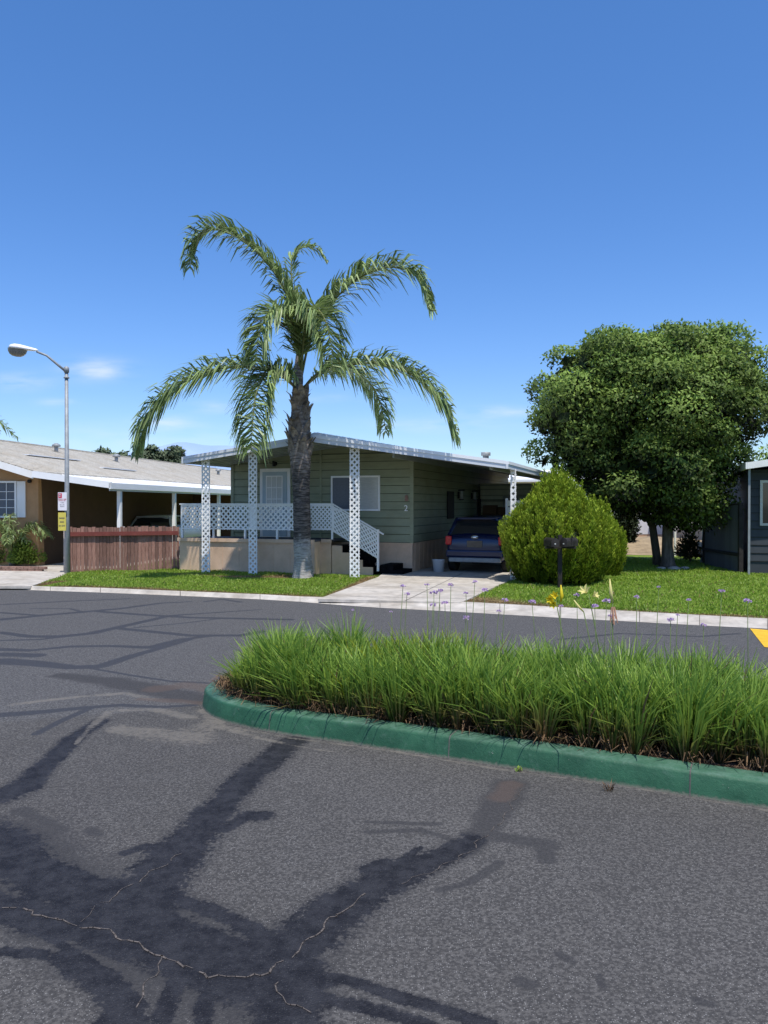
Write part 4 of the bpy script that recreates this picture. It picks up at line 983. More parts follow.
m_ = MB(); m_.box(FLn*.5-.04,FLn*.5+.04,.013,.10,LOT,1.2); m_.build('post', M['grey_wood'], fence)

# planter shrubs at the left edge
def spray_shrub(name, base, rx, hgt, n_l, material, label, cat, long=.3, narrow=.03, seedc=1.0, group=None):
    t = empty(name, tuple(base)); tag(t, label, cat, group)
    D = unit(n_l); D[:,2] = np.abs(D[:,2])+.15; D /= np.linalg.norm(D, axis=1)[:,None]
    C = D*np.array([rx,rx,hgt])*rng.uniform(.45,1.0,n_l)[:,None]; C[:,2] += .03
    ax = D+unit(n_l)*.5; ax /= np.linalg.norm(ax,axis=1)[:,None]
    V, Q = leaf_quads(C, ax, unit(n_l), rng.uniform(.6,1.2,n_l)*long, np.full(n_l, narrow)); arr_mesh('foliage', V, Q, material, t)
    m_ = MB()
    for k in range(5): a = k*1.3; m_.tube([(0,0,-.03),(math.cos(a)*rx*.4,math.sin(a)*rx*.4,hgt*.5)], [.015,.006], 5)
    m_.build('stem', M['bark'], t); return t
spray_shrub('leafy_shrub', G(30,566,LOT)+Vector((.0,-.2,0)), .52, .80, 4200, M['light_leaf'], 'bright green leafy bush at the corner of the orange home', 'shrub', .10, .05)
spray_shrub('leafy_shrub', G(8,565,LOT)+Vector((0,-.3,0)), .50, .80, 3000, M['light_leaf'], 'yellow green bush cut by the left edge of the photo', 'shrub', .12, .04)
pb = MB(); a, b = G(-30,571.5,LOT), G(24,571.5,LOT); d = (b-a); 
for k in range(9):
    for j in range(2): pb.box(k*.2+(.1 if j else 0), k*.2+.19+(.1 if j else 0), -.06, .04, LOT+j*.075, LOT+j*.075+.068)
po = pb.build('planter_wall', M['brick'], bevel=.006); po.location = (a.x+.2, a.y, 0); po.rotation_euler = (0,0,-TL); tag(po, 'low brick planter edge under the bushes by the orange home', 'planter')

# ------------------------------------------------------------------ palms
def frond(t, pts, wid=.62, n_l=110, droop=.8, lw=.043, name='frond', side=None):
    pl = catmull([Vector(p) for p in pts], 10); L = [0]
    for a, b in zip(pl[:-1], pl[1:]): L.append(L[-1]+(b-a).length)
    tot = L[-1]
    m_ = MB(); m_.tube(pl, [max(.006, .032*(1-l/tot)**.7) for l in L], 6, 0)
    lf_r, lf_m, lf_t, ws = [], [], [], []
    for i in range(n_l*2):
        t_ = .12+.88*(i//2)/n_l+random.uniform(-.004,.004); s_ = min(tot*.999, tot*t_)
        k = max(j for j in range(len(L)) if L[j] <= s_); k = min(k, len(pl)-2); f = (s_-L[k])/(L[k+1]-L[k]+1e-9)
        p = pl[k].lerp(pl[k+1], f); d = (pl[k+1]-pl[k]).normalized()
        sd = d.cross(Vector((0,0,1)));
        sd = sd.normalized() if sd.length > .2 else Vector((1,0,0))
        sgn = 1 if i % 2 else -1
        ln = wid*(.45+.75*max(0,math.sin(math.pi*min(1,(t_*.85+.12))))**.8)*random.uniform(.75,1.1)*(1 if t_ < .9 else .65)
        up = random.uniform(-.4,1.35)
        out = (sd*sgn*random.uniform(.6,1)+d*random.uniform(.5,.9)+Vector((0,0,up*.6))).normalized()
        g = droop*random.uniform(.35,1.05)*(1 if up < .8 else .35)
        mid = p+out*ln*.45; tip = p+out*ln*.62+Vector((0,0,-1))*ln*.55*g+d*ln*.12
        lf_r.append(p); lf_m.append(mid+Vector((0,0,-.03*g))); lf_t.append(tip); ws.append(lw*random.uniform(.7,1.2))
    V, Q, h = ribbons(np.array([tuple(v) for v in lf_r]), np.array([tuple(v) for v in lf_m]), np.array([tuple(v) for v in lf_t]), np.array(ws))
    o_ = len(m_.v); m_.v += [tuple(map(float, v)) for v in V]; m_.f += [tuple(int(o_+q) for q in r) for r in Q]; m_.m += [1]*len(Q); m_.smooth += [False]*len(Q)
    return m_.build(name, [M['rachis'], M['frond']], t)
PY = 17.93; pbase = G(302,578,LOT)
palm = empty('palm_tree', tuple(pbase)); tag(palm, 'feather palm with bare grey trunk and drooping fronds before the porch', 'palm tree')
def pp(px, py, dy=0):
    v = P(px, py, PY+dy); return v-pbase
tr = MB(); ctrl = [(303,579,.27),(303,574,.235),(303,560,.205),(302,540,.20),(302,520,.20),(301.5,500,.195),(301,480,.205),(300.5,462,.235),(300,448,.25),(300,432,.25),(300,418,.21),(299,402,.17),(298,385,.12),(299,365,.10),(301,345,.08)]
cp = []; cr_ = []
for (a, b) in zip(ctrl[:-1], ctrl[1:]):
    k = max(1, int(abs(b[1]-a[1])/1.4))
    for i in range(k):
        t = i/k; cp.append(pp(a[0]+(b[0]-a[0])*t, a[1]+(b[1]-a[1])*t)); cr_.append((a[2]+(b[2]-a[2])*t)*(1+.028*(len(cp)%3==0)+random.uniform(-.015,.015)))
cp.append(pp(301,345)); cr_.append(.08)
tr.tube(cp, cr_, 20, 0, True, .022); tr.build('trunk', M['palm_trunk_main'], palm)
bt = MB()
for k in range(58):                                  # old leaf bases
    py = random.uniform(400, 458); az = random.uniform(0, 6.28); r0 = np.interp(py, [395,415,440,462], [.13,.20,.26,.25])
    c = pp(300, py); d = Vector((math.cos(az), math.sin(az), 0)); L_ = random.uniform(.16,.42); sd = Vector((-d.y,d.x,0))
    b0 = c+d*r0*.85; b1 = b0+d*random.uniform(.02,.10)+Vector((0,0,L_*.7)); b2 = b1+d*random.uniform(.03,.12)+Vector((0,0,L_*.35))
    w_ = random.uniform(.08,.13)
    bt.add([b0-sd*w_, b0+sd*w_, b1+sd*w_*.7, b1-sd*w_*.7, b2+sd*w_*.25, b2-sd*w_*.25, b0+d*.05-sd*w_*.5, b1+d*.03], [(0,1,2,3),(3,2,4,5),(0,6,7,3),(6,1,2,7)])
bt.build('leaf_bases', M['palm_boot'], palm)
FR = [
 ([(300,372,0),(298,330,-.1),(286,292,-.3),(262,258,-.5),(235,237,-.6),(208,230,-.7),(193,245,-.7),(190,268,-.7)], .62, 120),
 ([(301,372,0),(299,330,.2),(293,290,.4),(292,262,.5),(302,249,.6),(318,250,.6),(327,262,.6)], .38, 70),
 ([(302,375,0),(312,335,-.1),(335,300,-.4),(362,277,-.7),(392,268,-.9),(418,279,-1.0),(432,312,-1.1)], .64, 120),
 ([(304,388,0),(318,374,-.2),(345,366,-.5),(382,364,-.7),(416,378,-.9),(442,404,-1.0),(457,438,-1.0)], .66, 125),
 ([(296,388,0),(278,374,-.3),(250,367,-.6),(215,370,-.9),(180,385,-1.1),(152,412,-1.2),(136,452,-1.2)], .66, 125),
 ([(297,390,0),(284,376,-.6),(268,374,-1.1),(257,392,-1.5),(253,420,-1.7),(251,452,-1.8)], .62, 110),
 ([(300,375,0),(297,335,-.4),(283,312,-.9),(268,316,-1.3),(259,336,-1.5),(256,362,-1.6)], .62, 110),
 ([(301,375,0),(305,330,-.5),(312,308,-1.1),(324,318,-1.6),(331,345,-1.8),(333,372,-1.9)], .62, 110),
 ([(303,388,0),(325,372,.5),(350,371,1.0),(370,384,1.4),(381,405,1.6),(386,432,1.7)], .55, 100),
 ]
for pts, wd, nl in FR: frond(palm, [tuple(pp(*p)) for p in pts], wd*1.42, int(nl*1.9))
# neighbour palm whose frond tip enters at the left edge
q0 = P(-95, 575, 26); q0.z = LOT; palm2 = empty('palm_tree', tuple(q0)); tag(palm2, 'palm at the left edge, its frond tip over the shingle roof', 'palm tree')
m_ = MB(); m_.tube([(0,0,-.05),(0,0,2.5),(.05,0,4.7)], [.24,.20,.17], 12); m_.build('trunk', M['palm_trunk'], palm2)
for k in range(10):
    az = k*.63+.05; d = Vector((math.cos(az), math.sin(az), 0)); r = 2.6+.9*(k % 2)
    top = Vector((.05,0,4.7)); 
    if k == 0: d = Vector((1,-.05,0)); r = 3.2; 
    frond(palm2, [tuple(top), tuple(top+d*r*.3+Vector((0,0,.6))), tuple(top+d*r*.65+Vector((0,0,.45))), tuple(top+d*r+Vector((0,0,-.55)))], .6, 70)

# round small palm in the planter
q0 = G(12,567,LOT); sp = empty('small_palm', tuple(q0)); tag(sp, 'small arching palm in front of the orange home window', 'palm')
m_ = MB(); m_.tube([(0,0,-.03),(0,0,.4)], [.10,.08], 8); m_.build('trunk', M['palm_trunk'], sp)
for k in range(20):
    az = k*.97+.2; d = Vector((math.cos(az), math.sin(az), 0)); r = random.uniform(.7,1.0); h9 = random.uniform(.8,1.25)
    frond(sp, [(0,0,.35), tuple(d*r*.35+Vector((0,0,.95*h9))), tuple(d*r*.75+Vector((0,0,1.2*h9))), tuple(d*r*1.1+Vector((0,0,.85*h9)))], .34, 44, lw=.026)

# ------------------------------------------------------------------ broadleaf trees
def crown(t, ells, n_lobes, per, leaf, wd, mtl, lobe_r=(.45,.8), core=True, core_m=None, squash=.75, inner=.15):
    Cs, Ds, Ns, Tn = [], [], [], []; lobes = []
    tv = sum(e[3]*e[4]*e[5] for e in ells)
    for e in ells:
        c = np.array(e[:3]); r = np.array(e[3:6]); nl = max(3, int(n_lobes*(e[3]*e[4]*e[5])/tv))
        k = np.arange(nl)+.5; ph = np.arccos(1-2*k/nl); th = math.pi*(1+5**.5)*k+random.uniform(0,6)
        S = np.stack([np.cos(th)*np.sin(ph), np.sin(th)*np.sin(ph), np.cos(ph)], 1)
        for s_ in S:
            rad = random.uniform(*lobe_r); lobes.append((c+r*s_*random.uniform(.80,1.06)-s_*rad*.55, rad, s_))
    for c, rad, s_ in lobes:
        m_ = int(per*(rad/np.mean(lobe_r))**2*random.uniform(.8,1.15)); d = unit(m_)+s_*.45+np.array([0,0,.25]); d /= np.linalg.norm(d,axis=1)[:,None]
        rr = rad*(1+rng.normal(size=m_)*.13)*np.where(rng.random(m_) < inner, rng.uniform(.4,.9,m_), 1)
        p = c+d*rr[:,None]*np.array([1,1,squash]); Cs.append(p); Tn.append(np.full(m_, random.uniform(-.6,.6))+(d[:,2]-.15)*1.5)  # random lobe tone plus painted shading: tops lighter, undersides darker
        ax = unit(m_)+d*.4+np.array([0,0,-.45]); Ds.append(ax/np.linalg.norm(ax,axis=1)[:,None]); nn_ = d+unit(m_)*.55+np.array([0,0,.4]); Ns.append(nn_)
    C = np.concatenate(Cs); D = np.concatenate(Ds); Nn = np.concatenate(Ns); m_ = len(C)
    V, Q = leaf_quads(C, D, Nn, rng.uniform(.7,1.3,m_)*leaf, rng.uniform(.8,1.2,m_)*wd)
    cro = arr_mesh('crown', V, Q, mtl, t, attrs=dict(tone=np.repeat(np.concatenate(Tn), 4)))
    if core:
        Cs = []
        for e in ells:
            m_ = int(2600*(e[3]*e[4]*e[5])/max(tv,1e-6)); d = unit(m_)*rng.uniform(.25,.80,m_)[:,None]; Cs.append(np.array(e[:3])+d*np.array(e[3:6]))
        C = np.concatenate(Cs); m_ = len(C); V, Q = leaf_quads(C, unit(m_), unit(m_), np.full(m_, .45), np.full(m_, .3)); arr_mesh('inner_foliage', V, Q, core_m or M['leaf_core'], cro)  # dark leaves added to block light, crown shade put into their colour
    return lobes
TY = 21.2; tb = G(668,568,LOT)
big = empty('shade_tree', tuple(tb)); tag(big, 'big round crowned dark green shade tree on the right lawn', 'tree')
def tp(px, py, dy=0, Yb=21.2, b=tb): return P(px, py, Yb+dy)-b
EL = []
for (px, py, rx, ry, dy, dd) in ((648,416,96,76,0,2.9),(590,400,56,58,-.4,1.8),(570,424,38,40,-.6,1.5),(630,374,52,42,-.5,1.7),(700,374,50,44,-.2,1.8),(712,350,30,28,-.1,1.1),(670,362,44,38,-.5,1.6),(608,366,40,36,-.4,1.5),(725,400,50,58,0,1.9),(640,470,72,48,-.7,2.2),(700,468,42,36,-.3,1.6),(580,452,46,30,0,1.6),(668,505,42,26,-.6,1.5),(612,500,36,26,-.3,1.4),(692,508,28,22,-.5,1.1)):
    c = tp(px, py, dy); k = 21.2/F; EL.append((c.x, c.y, c.z, rx*k, dd, ry*k))
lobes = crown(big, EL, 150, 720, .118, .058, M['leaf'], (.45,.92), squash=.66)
m_ = MB(); m_.tube([(0,0,-.05),(.0,0,.15),(-.02,0,.6),(.02,.05,1.4),(-.12,0,2.2),(-.25,0,3.2)], [.27,.18,.14,.13,.13,.10], 14, wob=.04)
for (x, z) in ((.9,3.2),(1.7,3.6),(-1.2,3.5),(.3,4.6),(-.4,4.4)): m_.tube([(-.05,0,1.5),(x*.5,random.uniform(-.6,.6),(z+1.5)/2+.2),(x,random.uniform(-1,1),z)], [.13,.09,.04], 8)
m_.build('trunk', M['bark'], big)
m_ = MB(); b0 = G(656,566,LOT)-tb; m_.tube([b0+Vector((.05,0,-.05)), b0+Vector((.02,0,.3)), b0+Vector((-.1,.0,1.1)), b0+Vector((-.38,0,1.7)), b0+Vector((-.6,-.1,2.4)), b0+Vector((-1.3,-.1,3.4))], [.14,.11,.10,.09,.085,.05], 10, wob=.05)
m_.build('trunk', M['bark'], big)
# hanging sprays in front of the trunk
def small_tree(name, base, label, ells, mtl, n_lobes, per, leaf, wd, lobe_r, group=None, trunk_h=1.5, tr_=.12, core=True, cm=None, core_m=None):
    t = empty(name, tuple(base)); tag(t, label, 'tree', group)
    crown(t, ells, n_lobes, per, leaf, wd, mtl, lobe_r, core, core_m)
    m_ = MB(); m_.tube([(0,0,-.1),(0,0,trunk_h*.5),(.05,0,trunk_h)], [tr_, tr_*.8, tr_*.5], 8); m_.build('trunk', M['bark'], t); return t
b = Vector((17.6, 33, LOT)); small_tree('garden_tree', b, 'pale green tree behind the charcoal home at the right edge', [(0,0,3.2,1.5,1.4,1.4),(-1.0,0,2.4,1.0,1,1.0),(1.2,0,2.6,1.2,1.2,1.2)], M['light_leaf'], 40, 110, .2, .10, (.4,.7), trunk_h=2.4)
FT = [(103,449,9,'bushy dark tree, leftmost beyond the shingle roof'),(122,452,8,'small rounded tree beyond the shingle roof, between two taller ones'),(151,446,8,'tree beyond the shingle roof, just left of the hanging frond tip'),
      (165,451,8,'low greyish tree beyond the shingle roof, under the frond tip'),(176,447,6,'narrow grey green tree beyond the shingle roof, right of centre'),(141,453,6,'lowest bushy tree beyond the shingle roof')]
for (px, py, r, lab) in FT:
    Yd = 66+random.uniform(-4,4); k = Yd/F; top = P(px, py, Yd); base = Vector((top.x, Yd, -.03)); hz = top.z
    ell = [(0,0,hz-r*k*1.1,r*k,r*k,r*k*1.2),(random.uniform(-.3,.3),0,hz-r*k*2.6,r*k*1.3,r*k*1.3,r*k*1.8)]
    small_tree('distant_tree', base, lab, ell, M['far_leaf'], 26, 60, .42, .2, (.5,.8), 'trees beyond the shingle roof', trunk_h=hz*.6, tr_=.2)
# dark tall hedge shrub behind the round one
b = Vector((9.1, 29, LOT)); q = empty('conifer_shrub', tuple(b)); tag(q, 'dark narrow conifer behind the round shrub, before the pale wall', 'shrub')
crown(q, [(0,0,.9,.42,.42,.9),(.0,0,1.6,.38,.38,.7)], 50, 60, .12, .05, M['dark_leaf'], (.2,.3))
m_ = MB(); m_.tube([(0,0,-.05),(0,0,1.2)], [.08,.04], 8); m_.build('trunk', M['bark'], q)

# ------------------------------------------------------------------ arborvitae
def thuja(base, rx, hgt, n_t, label, zc=.42):
    t = empty('arborvitae_shrub', tuple(base)); tag(t, label, 'shrub', 'golden green arborvitae shrubs beside the driveway')
    def rad(z): # z 0..1 -> radius fraction
        return np.interp(z, [0,.08,.2,.35,.48,.58,.70,.82,.92,1], [.62,.78,.92,.99,1.0,.90,.67,.44,.24,.04])
    Cs, Ds, Ns, Ls, Ws, Tn = [], [], [], [], [], []
    for i in range(n_t):
        z = ((i+.5)/n_t)**.95; az = i*2.39996+random.uniform(-.25,.25)
        bump = 1+.035*math.sin(az*5+z*7)+.035*math.sin(az*9-z*13)+.02*math.sin(az*17+z*23)
        r = rad(z)*rx*bump*random.uniform(.84,1.06); c = np.array([math.cos(az)*r, math.sin(az)*r, z*hgt*.97])
        outv = np.array([math.cos(az), math.sin(az), 0]); ln = random.uniform(.22,.46)*(1+.3*z+(.5 if z > .8 and random.random() < .3 else 0)); wd = random.uniform(.06,.10)
        ax = outv*(.34-.25*z)+np.array([random.uniform(-.12,.12), random.uniform(-.12,.12), 1]); ax /= np.linalg.norm(ax)
        m_ = 80; u = rng.uniform(0,1,m_); rr = wd*np.sin(np.pi*np.clip(u*.85+.12,0,1))**.8
        s_ = unit(m_); s_ -= ax*(s_@ax)[:,None]; s_ /= np.linalg.norm(s_,axis=1)[:,None]
        p = c+ax*((u-.35)*ln)[:,None]+s_*rr[:,None]
        d = ax*1.0+s_*.55+unit(m_)*.25; d /= np.linalg.norm(d,axis=1)[:,None]
        Cs.append(p); Ds.append(d); Ns.append(s_+unit(m_)*.4); Ls.append(rng.uniform(.05,.09,m_)); Ws.append(rng.uniform(.016,.030,m_)); Tn.append(np.full(m_, random.uniform(-.5,.5))+(u-.45)*1.0+min(0,(z-.35)*1.9))  # low sprays darkened to paint in the shade at the base
    V, Q = leaf_quads(np.concatenate(Cs), np.concatenate(Ds), np.concatenate(Ns), np.concatenate(Ls), np.concatenate(Ws))
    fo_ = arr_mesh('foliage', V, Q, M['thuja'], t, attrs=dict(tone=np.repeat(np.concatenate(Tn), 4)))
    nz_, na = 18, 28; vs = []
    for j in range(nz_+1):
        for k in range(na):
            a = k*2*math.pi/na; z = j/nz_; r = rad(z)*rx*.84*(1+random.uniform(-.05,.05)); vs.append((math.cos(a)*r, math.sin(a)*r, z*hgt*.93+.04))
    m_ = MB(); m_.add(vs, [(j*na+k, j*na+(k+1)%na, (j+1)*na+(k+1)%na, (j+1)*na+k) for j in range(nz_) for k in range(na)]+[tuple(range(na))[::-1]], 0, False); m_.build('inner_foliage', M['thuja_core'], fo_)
    m_ = MB(); m_.tube([(0,0,-.05),(0,0,.5)], [.10,.08], 8); m_.build('trunk', M['bark'], t); return t
sb = G(559,577,LOT); sb = Vector(((557-CX)/F*16.95, 16.95, LOT))
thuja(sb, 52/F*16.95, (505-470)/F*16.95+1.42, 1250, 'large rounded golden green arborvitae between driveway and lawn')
s2 = Vector(((598-CX)/F*18.7, 18.7, LOT)); thuja(s2, 24/F*18.7, (505-503)/F*18.7+1.50, 480, 'smaller arborvitae tucked behind the right of the large one')

# ------------------------------------------------------------------ street lamp + signs
lb = G(67,574.5,LOT); lamp = empty('street_lamp', tuple(lb)); tag(lamp, 'tall grey street lamp with white cobra head by the fence', 'street lamp')
k = lb.y/F; zt_ = (505-372)*k+1.70
m_ = MB(); m_.tube([(0,0,-.02),(0,0,1.5),(0,0,zt_)], [.068,.056,.042], 16); m_.tube([(0,0,zt_-.02),(0,0,zt_+.10),(0,0,zt_+.13)], [.062,.062,.03], 12); m_.tube([(0,0,zt_-.16),(0,0,zt_-.13)], .068, 12); m_.build('pole', M['galv'], lamp)
arm0 = Vector((-.03,0,zt_+.02)); arm1 = Vector((-17*k,-.15,zt_+15*k)); arm2 = Vector((-26*k,-.2,zt_+18.5*k))
m_ = MB(); m_.tube([arm0, arm0.lerp(arm1,.5)+Vector((0,0,0)), arm1, arm2], [.032,.03,.028,.028], 10); m_.build('arm', M['galv'], lamp)
# cobra head: lofted shell
ax = Vector((-1,-.05,.14)).normalized(); sd = ax.cross(Vector((0,0,1))).normalized(); up = sd.cross(ax).normalized(); hs = arm2-ax*.02; Lh = 27*k*1.03
hd = MB(); vs = []; nr = 14; sts = [(0,.035,.035),(.06,.05,.05),(.2,.075,.065),(.4,.13,.085),(.6,.17,.105),(.8,.165,.11),(.93,.12,.085),(1,.03,.03)]
for (t, w_, h_) in sts:
    for q in range(nr):
        a = 2*math.pi*q/nr; zz = math.sin(a)*h_; zz = zz if zz > 0 else zz*.25
        vs.append(hs+ax*Lh*t+sd*math.cos(a)*w_+up*(zz+.02-(.02*t)))
fs = [(j*nr+q, j*nr+(q+1)%nr, (j+1)*nr+(q+1)%nr, (j+1)*nr+q) for j in range(len(sts)-1) for q in range(nr)]+[tuple(range(nr))[::-1], tuple((len(sts)-1)*nr+q for q in range(nr))]
hd.add(vs, fs, 0, True); ho = hd.build('lamp_head', M['lamp_white'], lamp)
hd = MB(); vs = []; nr = 14
for (dz_, s_) in ((0,1),(-.07,.93),(-.13,.75),(-.17,.45),(-.18,.1)):
    for q in range(nr):
        a = 2*math.pi*q/nr; vs.append(hs+ax*(Lh*.70+math.cos(a)*.235*s_)+sd*math.sin(a)*.13*s_+up*(dz_-.012))
fs = [(j*nr+(q+1)%nr, j*nr+q, (j+1)*nr+q, (j+1)*nr+(q+1)%nr) for j in range(4) for q in range(nr)]+[tuple(4*nr+q for q in range(nr))]
hd.add(vs, fs, 0, True); hd.build('refractor', M['lamp_glass'], ho)
def text_mesh(body, size, loc, rot, mt, parent, name, bold=0):
    cu = bpy.data.curves.new(name, 'FONT'); cu.body = body; cu.size = size; cu.extrude = .001; cu.align_x = 'CENTER'; cu.align_y = 'CENTER'; cu.offset = bold
    tmp = bpy.data.objects.new('tmp', cu); COL.objects.link(tmp); bpy.context.view_layer.update(); me = bpy.data.meshes.new_from_object(tmp); bpy.data.objects.remove(tmp)
    me.materials.clear(); me.materials.append(mt); o_ = bpy.data.objects.new(name, me); COL.objects.link(o_); o_.location = loc; o_.rotation_euler = rot; o_.parent = parent; return o_
sy = -.12; z1_, z0_ = (505-492.5)*k+1.75, 1.75-(510.5-505)*k
s1 = empty('parking_sign', (lb.x-2.5*k, lb.y+sy, 0)); tag(s1, 'white sign with red symbol and small print on the lamp post', 'sign')
W = 4.4*k
m_ = MB(); m_.box(-W,W,-.004,.004,z0_,z1_); m_.build('sign_board', M['sign_white'], s1, bevel=.002)
m_ = MB(); m_.box(-W+.012,-.01,-.008,-.005,z1_-.135,z1_-.02); m_.build('red_symbol', M['sign_red'], s1)
m_ = MB(); m_.box(-.075,-.045,-.010,-.0085,z1_-.10,z1_-.05); m_.tube([(-.06,-.0085,z1_-.06),(-.06,-.010,z1_-.06)], .022, 10); m_.build('symbol_figure', M['sign_white'], s1)
def squiggle(parent, z, w_, h_, mt, y=-.006, name='print_line'):
    """one line of print too small to read: uneven strokes"""
    m_ = MB(); x = -w_
    while x < w_-.01:
        ww = random.uniform(.006,.014); m_.box(x, x+ww*.55, y-.002, y, z-h_/2*random.uniform(.6,1), z+h_/2); m_.box(x, x+ww, y-.002, y, z-h_/2*random.uniform(.2,1), z-h_/2*.1+h_*.1)
        x += ww+.005+(random.random() < .2)*.012
    return m_.build(name, mt, parent)
squiggle(s1, z1_-.165, W-.012, .030, M['sign_red']); squiggle(s1, z1_-.20, W-.02, .022, M['sign_red'])
squiggle(s1, z1_-.25, .045, .020, M['sign_ink']); squiggle(s1, z1_-.30, .06, .022, M['sign_ink']); squiggle(s1, z1_-.34, .05, .016, M['sign_ink'])
z1b, z0b = 1.75-(512.5-505)*k, 1.75-(530.5-505)*k
s2_ = empty('yellow_sign', (lb.x-2.9*k, lb.y+sy, 0)); tag(s2_, 'yellow sign with three dark printed lines low on the lamp post', 'sign')
W = 3.9*k; m_ = MB(); m_.box(-W,W,-.004,.004,z0b,z1b); m_.build('sign_board', M['sign_yellow'], s2_, bevel=.002)
for q, zz in enumerate((.135,.225,.32)): squiggle(s2_, z1b-zz, W*(.78 if q != 1 else .5), .042, M['sign_ink'])

# ------------------------------------------------------------------ mailboxes
mb_ = empty('mailbox_stand', tuple(G(560,589,LOT))); tag(mb_, 'pair of dark rural mailboxes on one wooden post by the shrub', 'mailbox')
k = mb_.location.y/F
m_ = MB(); m_.box(-.038,.038,-.04,.04,-.02,(589-535)*k); m_.build('post', M['mail_wood'], mb_)
m_ = MB(); m_.box(-.30,.32,-.045,.05,.82,.86); m_.build('cross_arm', M['mail_wood'], mb_)
for x, rot in ((-11*k, .15), (10.5*k, -.75)):
    m_ = MB(); prof = [(-.085,0),(.085,0),(.085,.11)]+[(.085*math.cos(a), .11+.085*math.sin(a)) for a in np.linspace(.3,2.84,7)]+[(-.085,.11)]
    n_ = len(prof); vs = [(px_,-.26,pz) for px_,pz in prof]+[(px_,.22,pz) for px_,pz in prof]
    m_.add(vs, [tuple(range(n_))]+[tuple(range(n_, 2*n_))[::-1]]+[(i, n_+i, n_+(i+1)%n_, (i+1)%n_) for i in range(n_)])
    bo = m_.build('mailbox', M['mailbox'], mb_); bo.scale = (.88,.88,.88); bo.location = (x*.9,-.05,.87); bo.rotation_euler = (0,0,rot)
    m_ = MB(); m_.add([(px_*1.05,-.285,pz*1.03-.002) for px_,pz in prof]+[(px_*1.05,-.262,pz*1.03-.002) for px_,pz in prof], [tuple(range(n_))]+[tuple(range(n_, 2*n_))[::-1]]+[(i, n_+i, n_+(i+1)%n_, (i+1)%n_) for i in range(n_)]); m_.build('door', M['mailbox'], bo)
    m_ = MB(); m_.box(.088,.096,-.10,-.07,.05,.22); m_.box(.088,.096,-.10,-.02,.18,.24); m_.build('flag', M['mailbox'], bo)
    m_ = MB(); m_.box(-.015,.015,-.292,-.286,.05,.08); m_.build('number_plate', M['frost'], bo)

# ------------------------------------------------------------------ right neighbour and what stands behind
OR = Vector((9.08, 19.15, 0)); TR = TH
rh = empty('mobile_home', xy(OR)+(0,), -TR); tag(rh, 'charcoal sided home cut off by the right edge of the photo', 'house')
w = MB(); w.box(0,6,0,9,LOT,2.62)
siding_rows(w, (0,0), (6,0), .35, lambda p: 2.6+.14*min(p.x,3), .2); siding_rows(w, (0,9), (0,0), .35, lambda p: 2.6, .2); w.build('wall', [M['navy'], M['black']], rh)  # black strips paint the shadows under the laps
w = MB(); 
for x0, x1, z0, z1 in ((-.10,3.2,2.70,3.16),(3.2,6.6,3.16,2.68)):
    w.add([(x0,-.6,z0),(x1,-.6,z1),(x1,9.4,z1),(x0,9.4,z0),(x0,-.6,z0+.06),(x1,-.6,z1+.06),(x1,9.4,z1+.06),(x0,9.4,z0+.06)], [(0,3,2,1),(4,5,6,7),(0,1,5,4),(1,2,6,5),(2,3,7,6),(3,0,4,7)])
r_ = w.build('roof', M['soffit'], rh); w = MB()
for x0, x1, z0, z1 in ((-.10,3.2,2.70,3.16),(3.2,6.6,3.16,2.68)):
    w.add([(x0,-.64,z0-.08),(x1,-.64,z1-.08),(x1,-.64,z1+.08),(x0,-.64,z0+.08),(x0,-.605,z0-.08),(x1,-.605,z1-.08),(x1,-.605,z1+.08),(x0,-.605,z0+.08)], [(0,1,2,3),(7,6,5,4),(0,4,5,1),(1,5,6,2),(2,6,7,3),(3,7,4,0)])
w.box(-.14,-.102,-.64,9.4,2.62,2.78); w.build('fascia', M['white'], r_)
w = MB(); w.box(-.07,-.02,-.5,-.45,LOT,2.70); w.build('porch_post', M['galv'], rh)
w = MB(); wz0, wz1 = 1.24, 2.36
for x0,x1,z0,z1 in ((.24,1.9,wz0,wz0+.06),(.24,1.9,wz1-.06,wz1),(.24,.30,wz0+.06,wz1-.06),(1.84,1.9,wz0+.06,wz1-.06)): w.box(x0,x1,-.06,-.02,z0,z1)
wo = w.build('window', M['frost'], rh); w = MB(); w.box(.30,1.84,-.04,-.026,wz0+.06,wz1-.06); w.build('pane', M['glass'], wo)
# blue grey board fence
fe = empty('board_fence', (8.93,19.3,0)); tag(fe, 'blue grey board fence beside the charcoal home under the tree', 'fence')
A_ = Vector((8.93,19.35,0)); B_ = Vector((9.0,21.9,0)); B_ = P(704,505,21.9); B_.z = 0; d = (B_-A_); L_ = d.length; fe.rotation_euler = (0,0,math.atan2(d.y,d.x))
m_ = MB(); x = 0
while x < L_-.02: m_.box(x, x+.135, -.012, .012, LOT, 1.76-.1*x/L_); x += .14
m_.build('board_panel', M['slate'], fe)
m_ = MB(); m_.bar((0,0,1.78),(L_,0,1.68),.05,.04); m_.bar((0,.03,.5),(L_,.03,.5),.04,.08); m_.build('rail', M['mail_wood'], fe)
m_ = MB(); m_.box(-.05,.05,-.06,.04,LOT,1.8); m_.build('post', M['mail_wood'], fe)
m_ = MB(); m_.box(L_-.02,L_+.07,-.06,.04,LOT,1.74); m_.build('post', M['mail_wood'], fe)
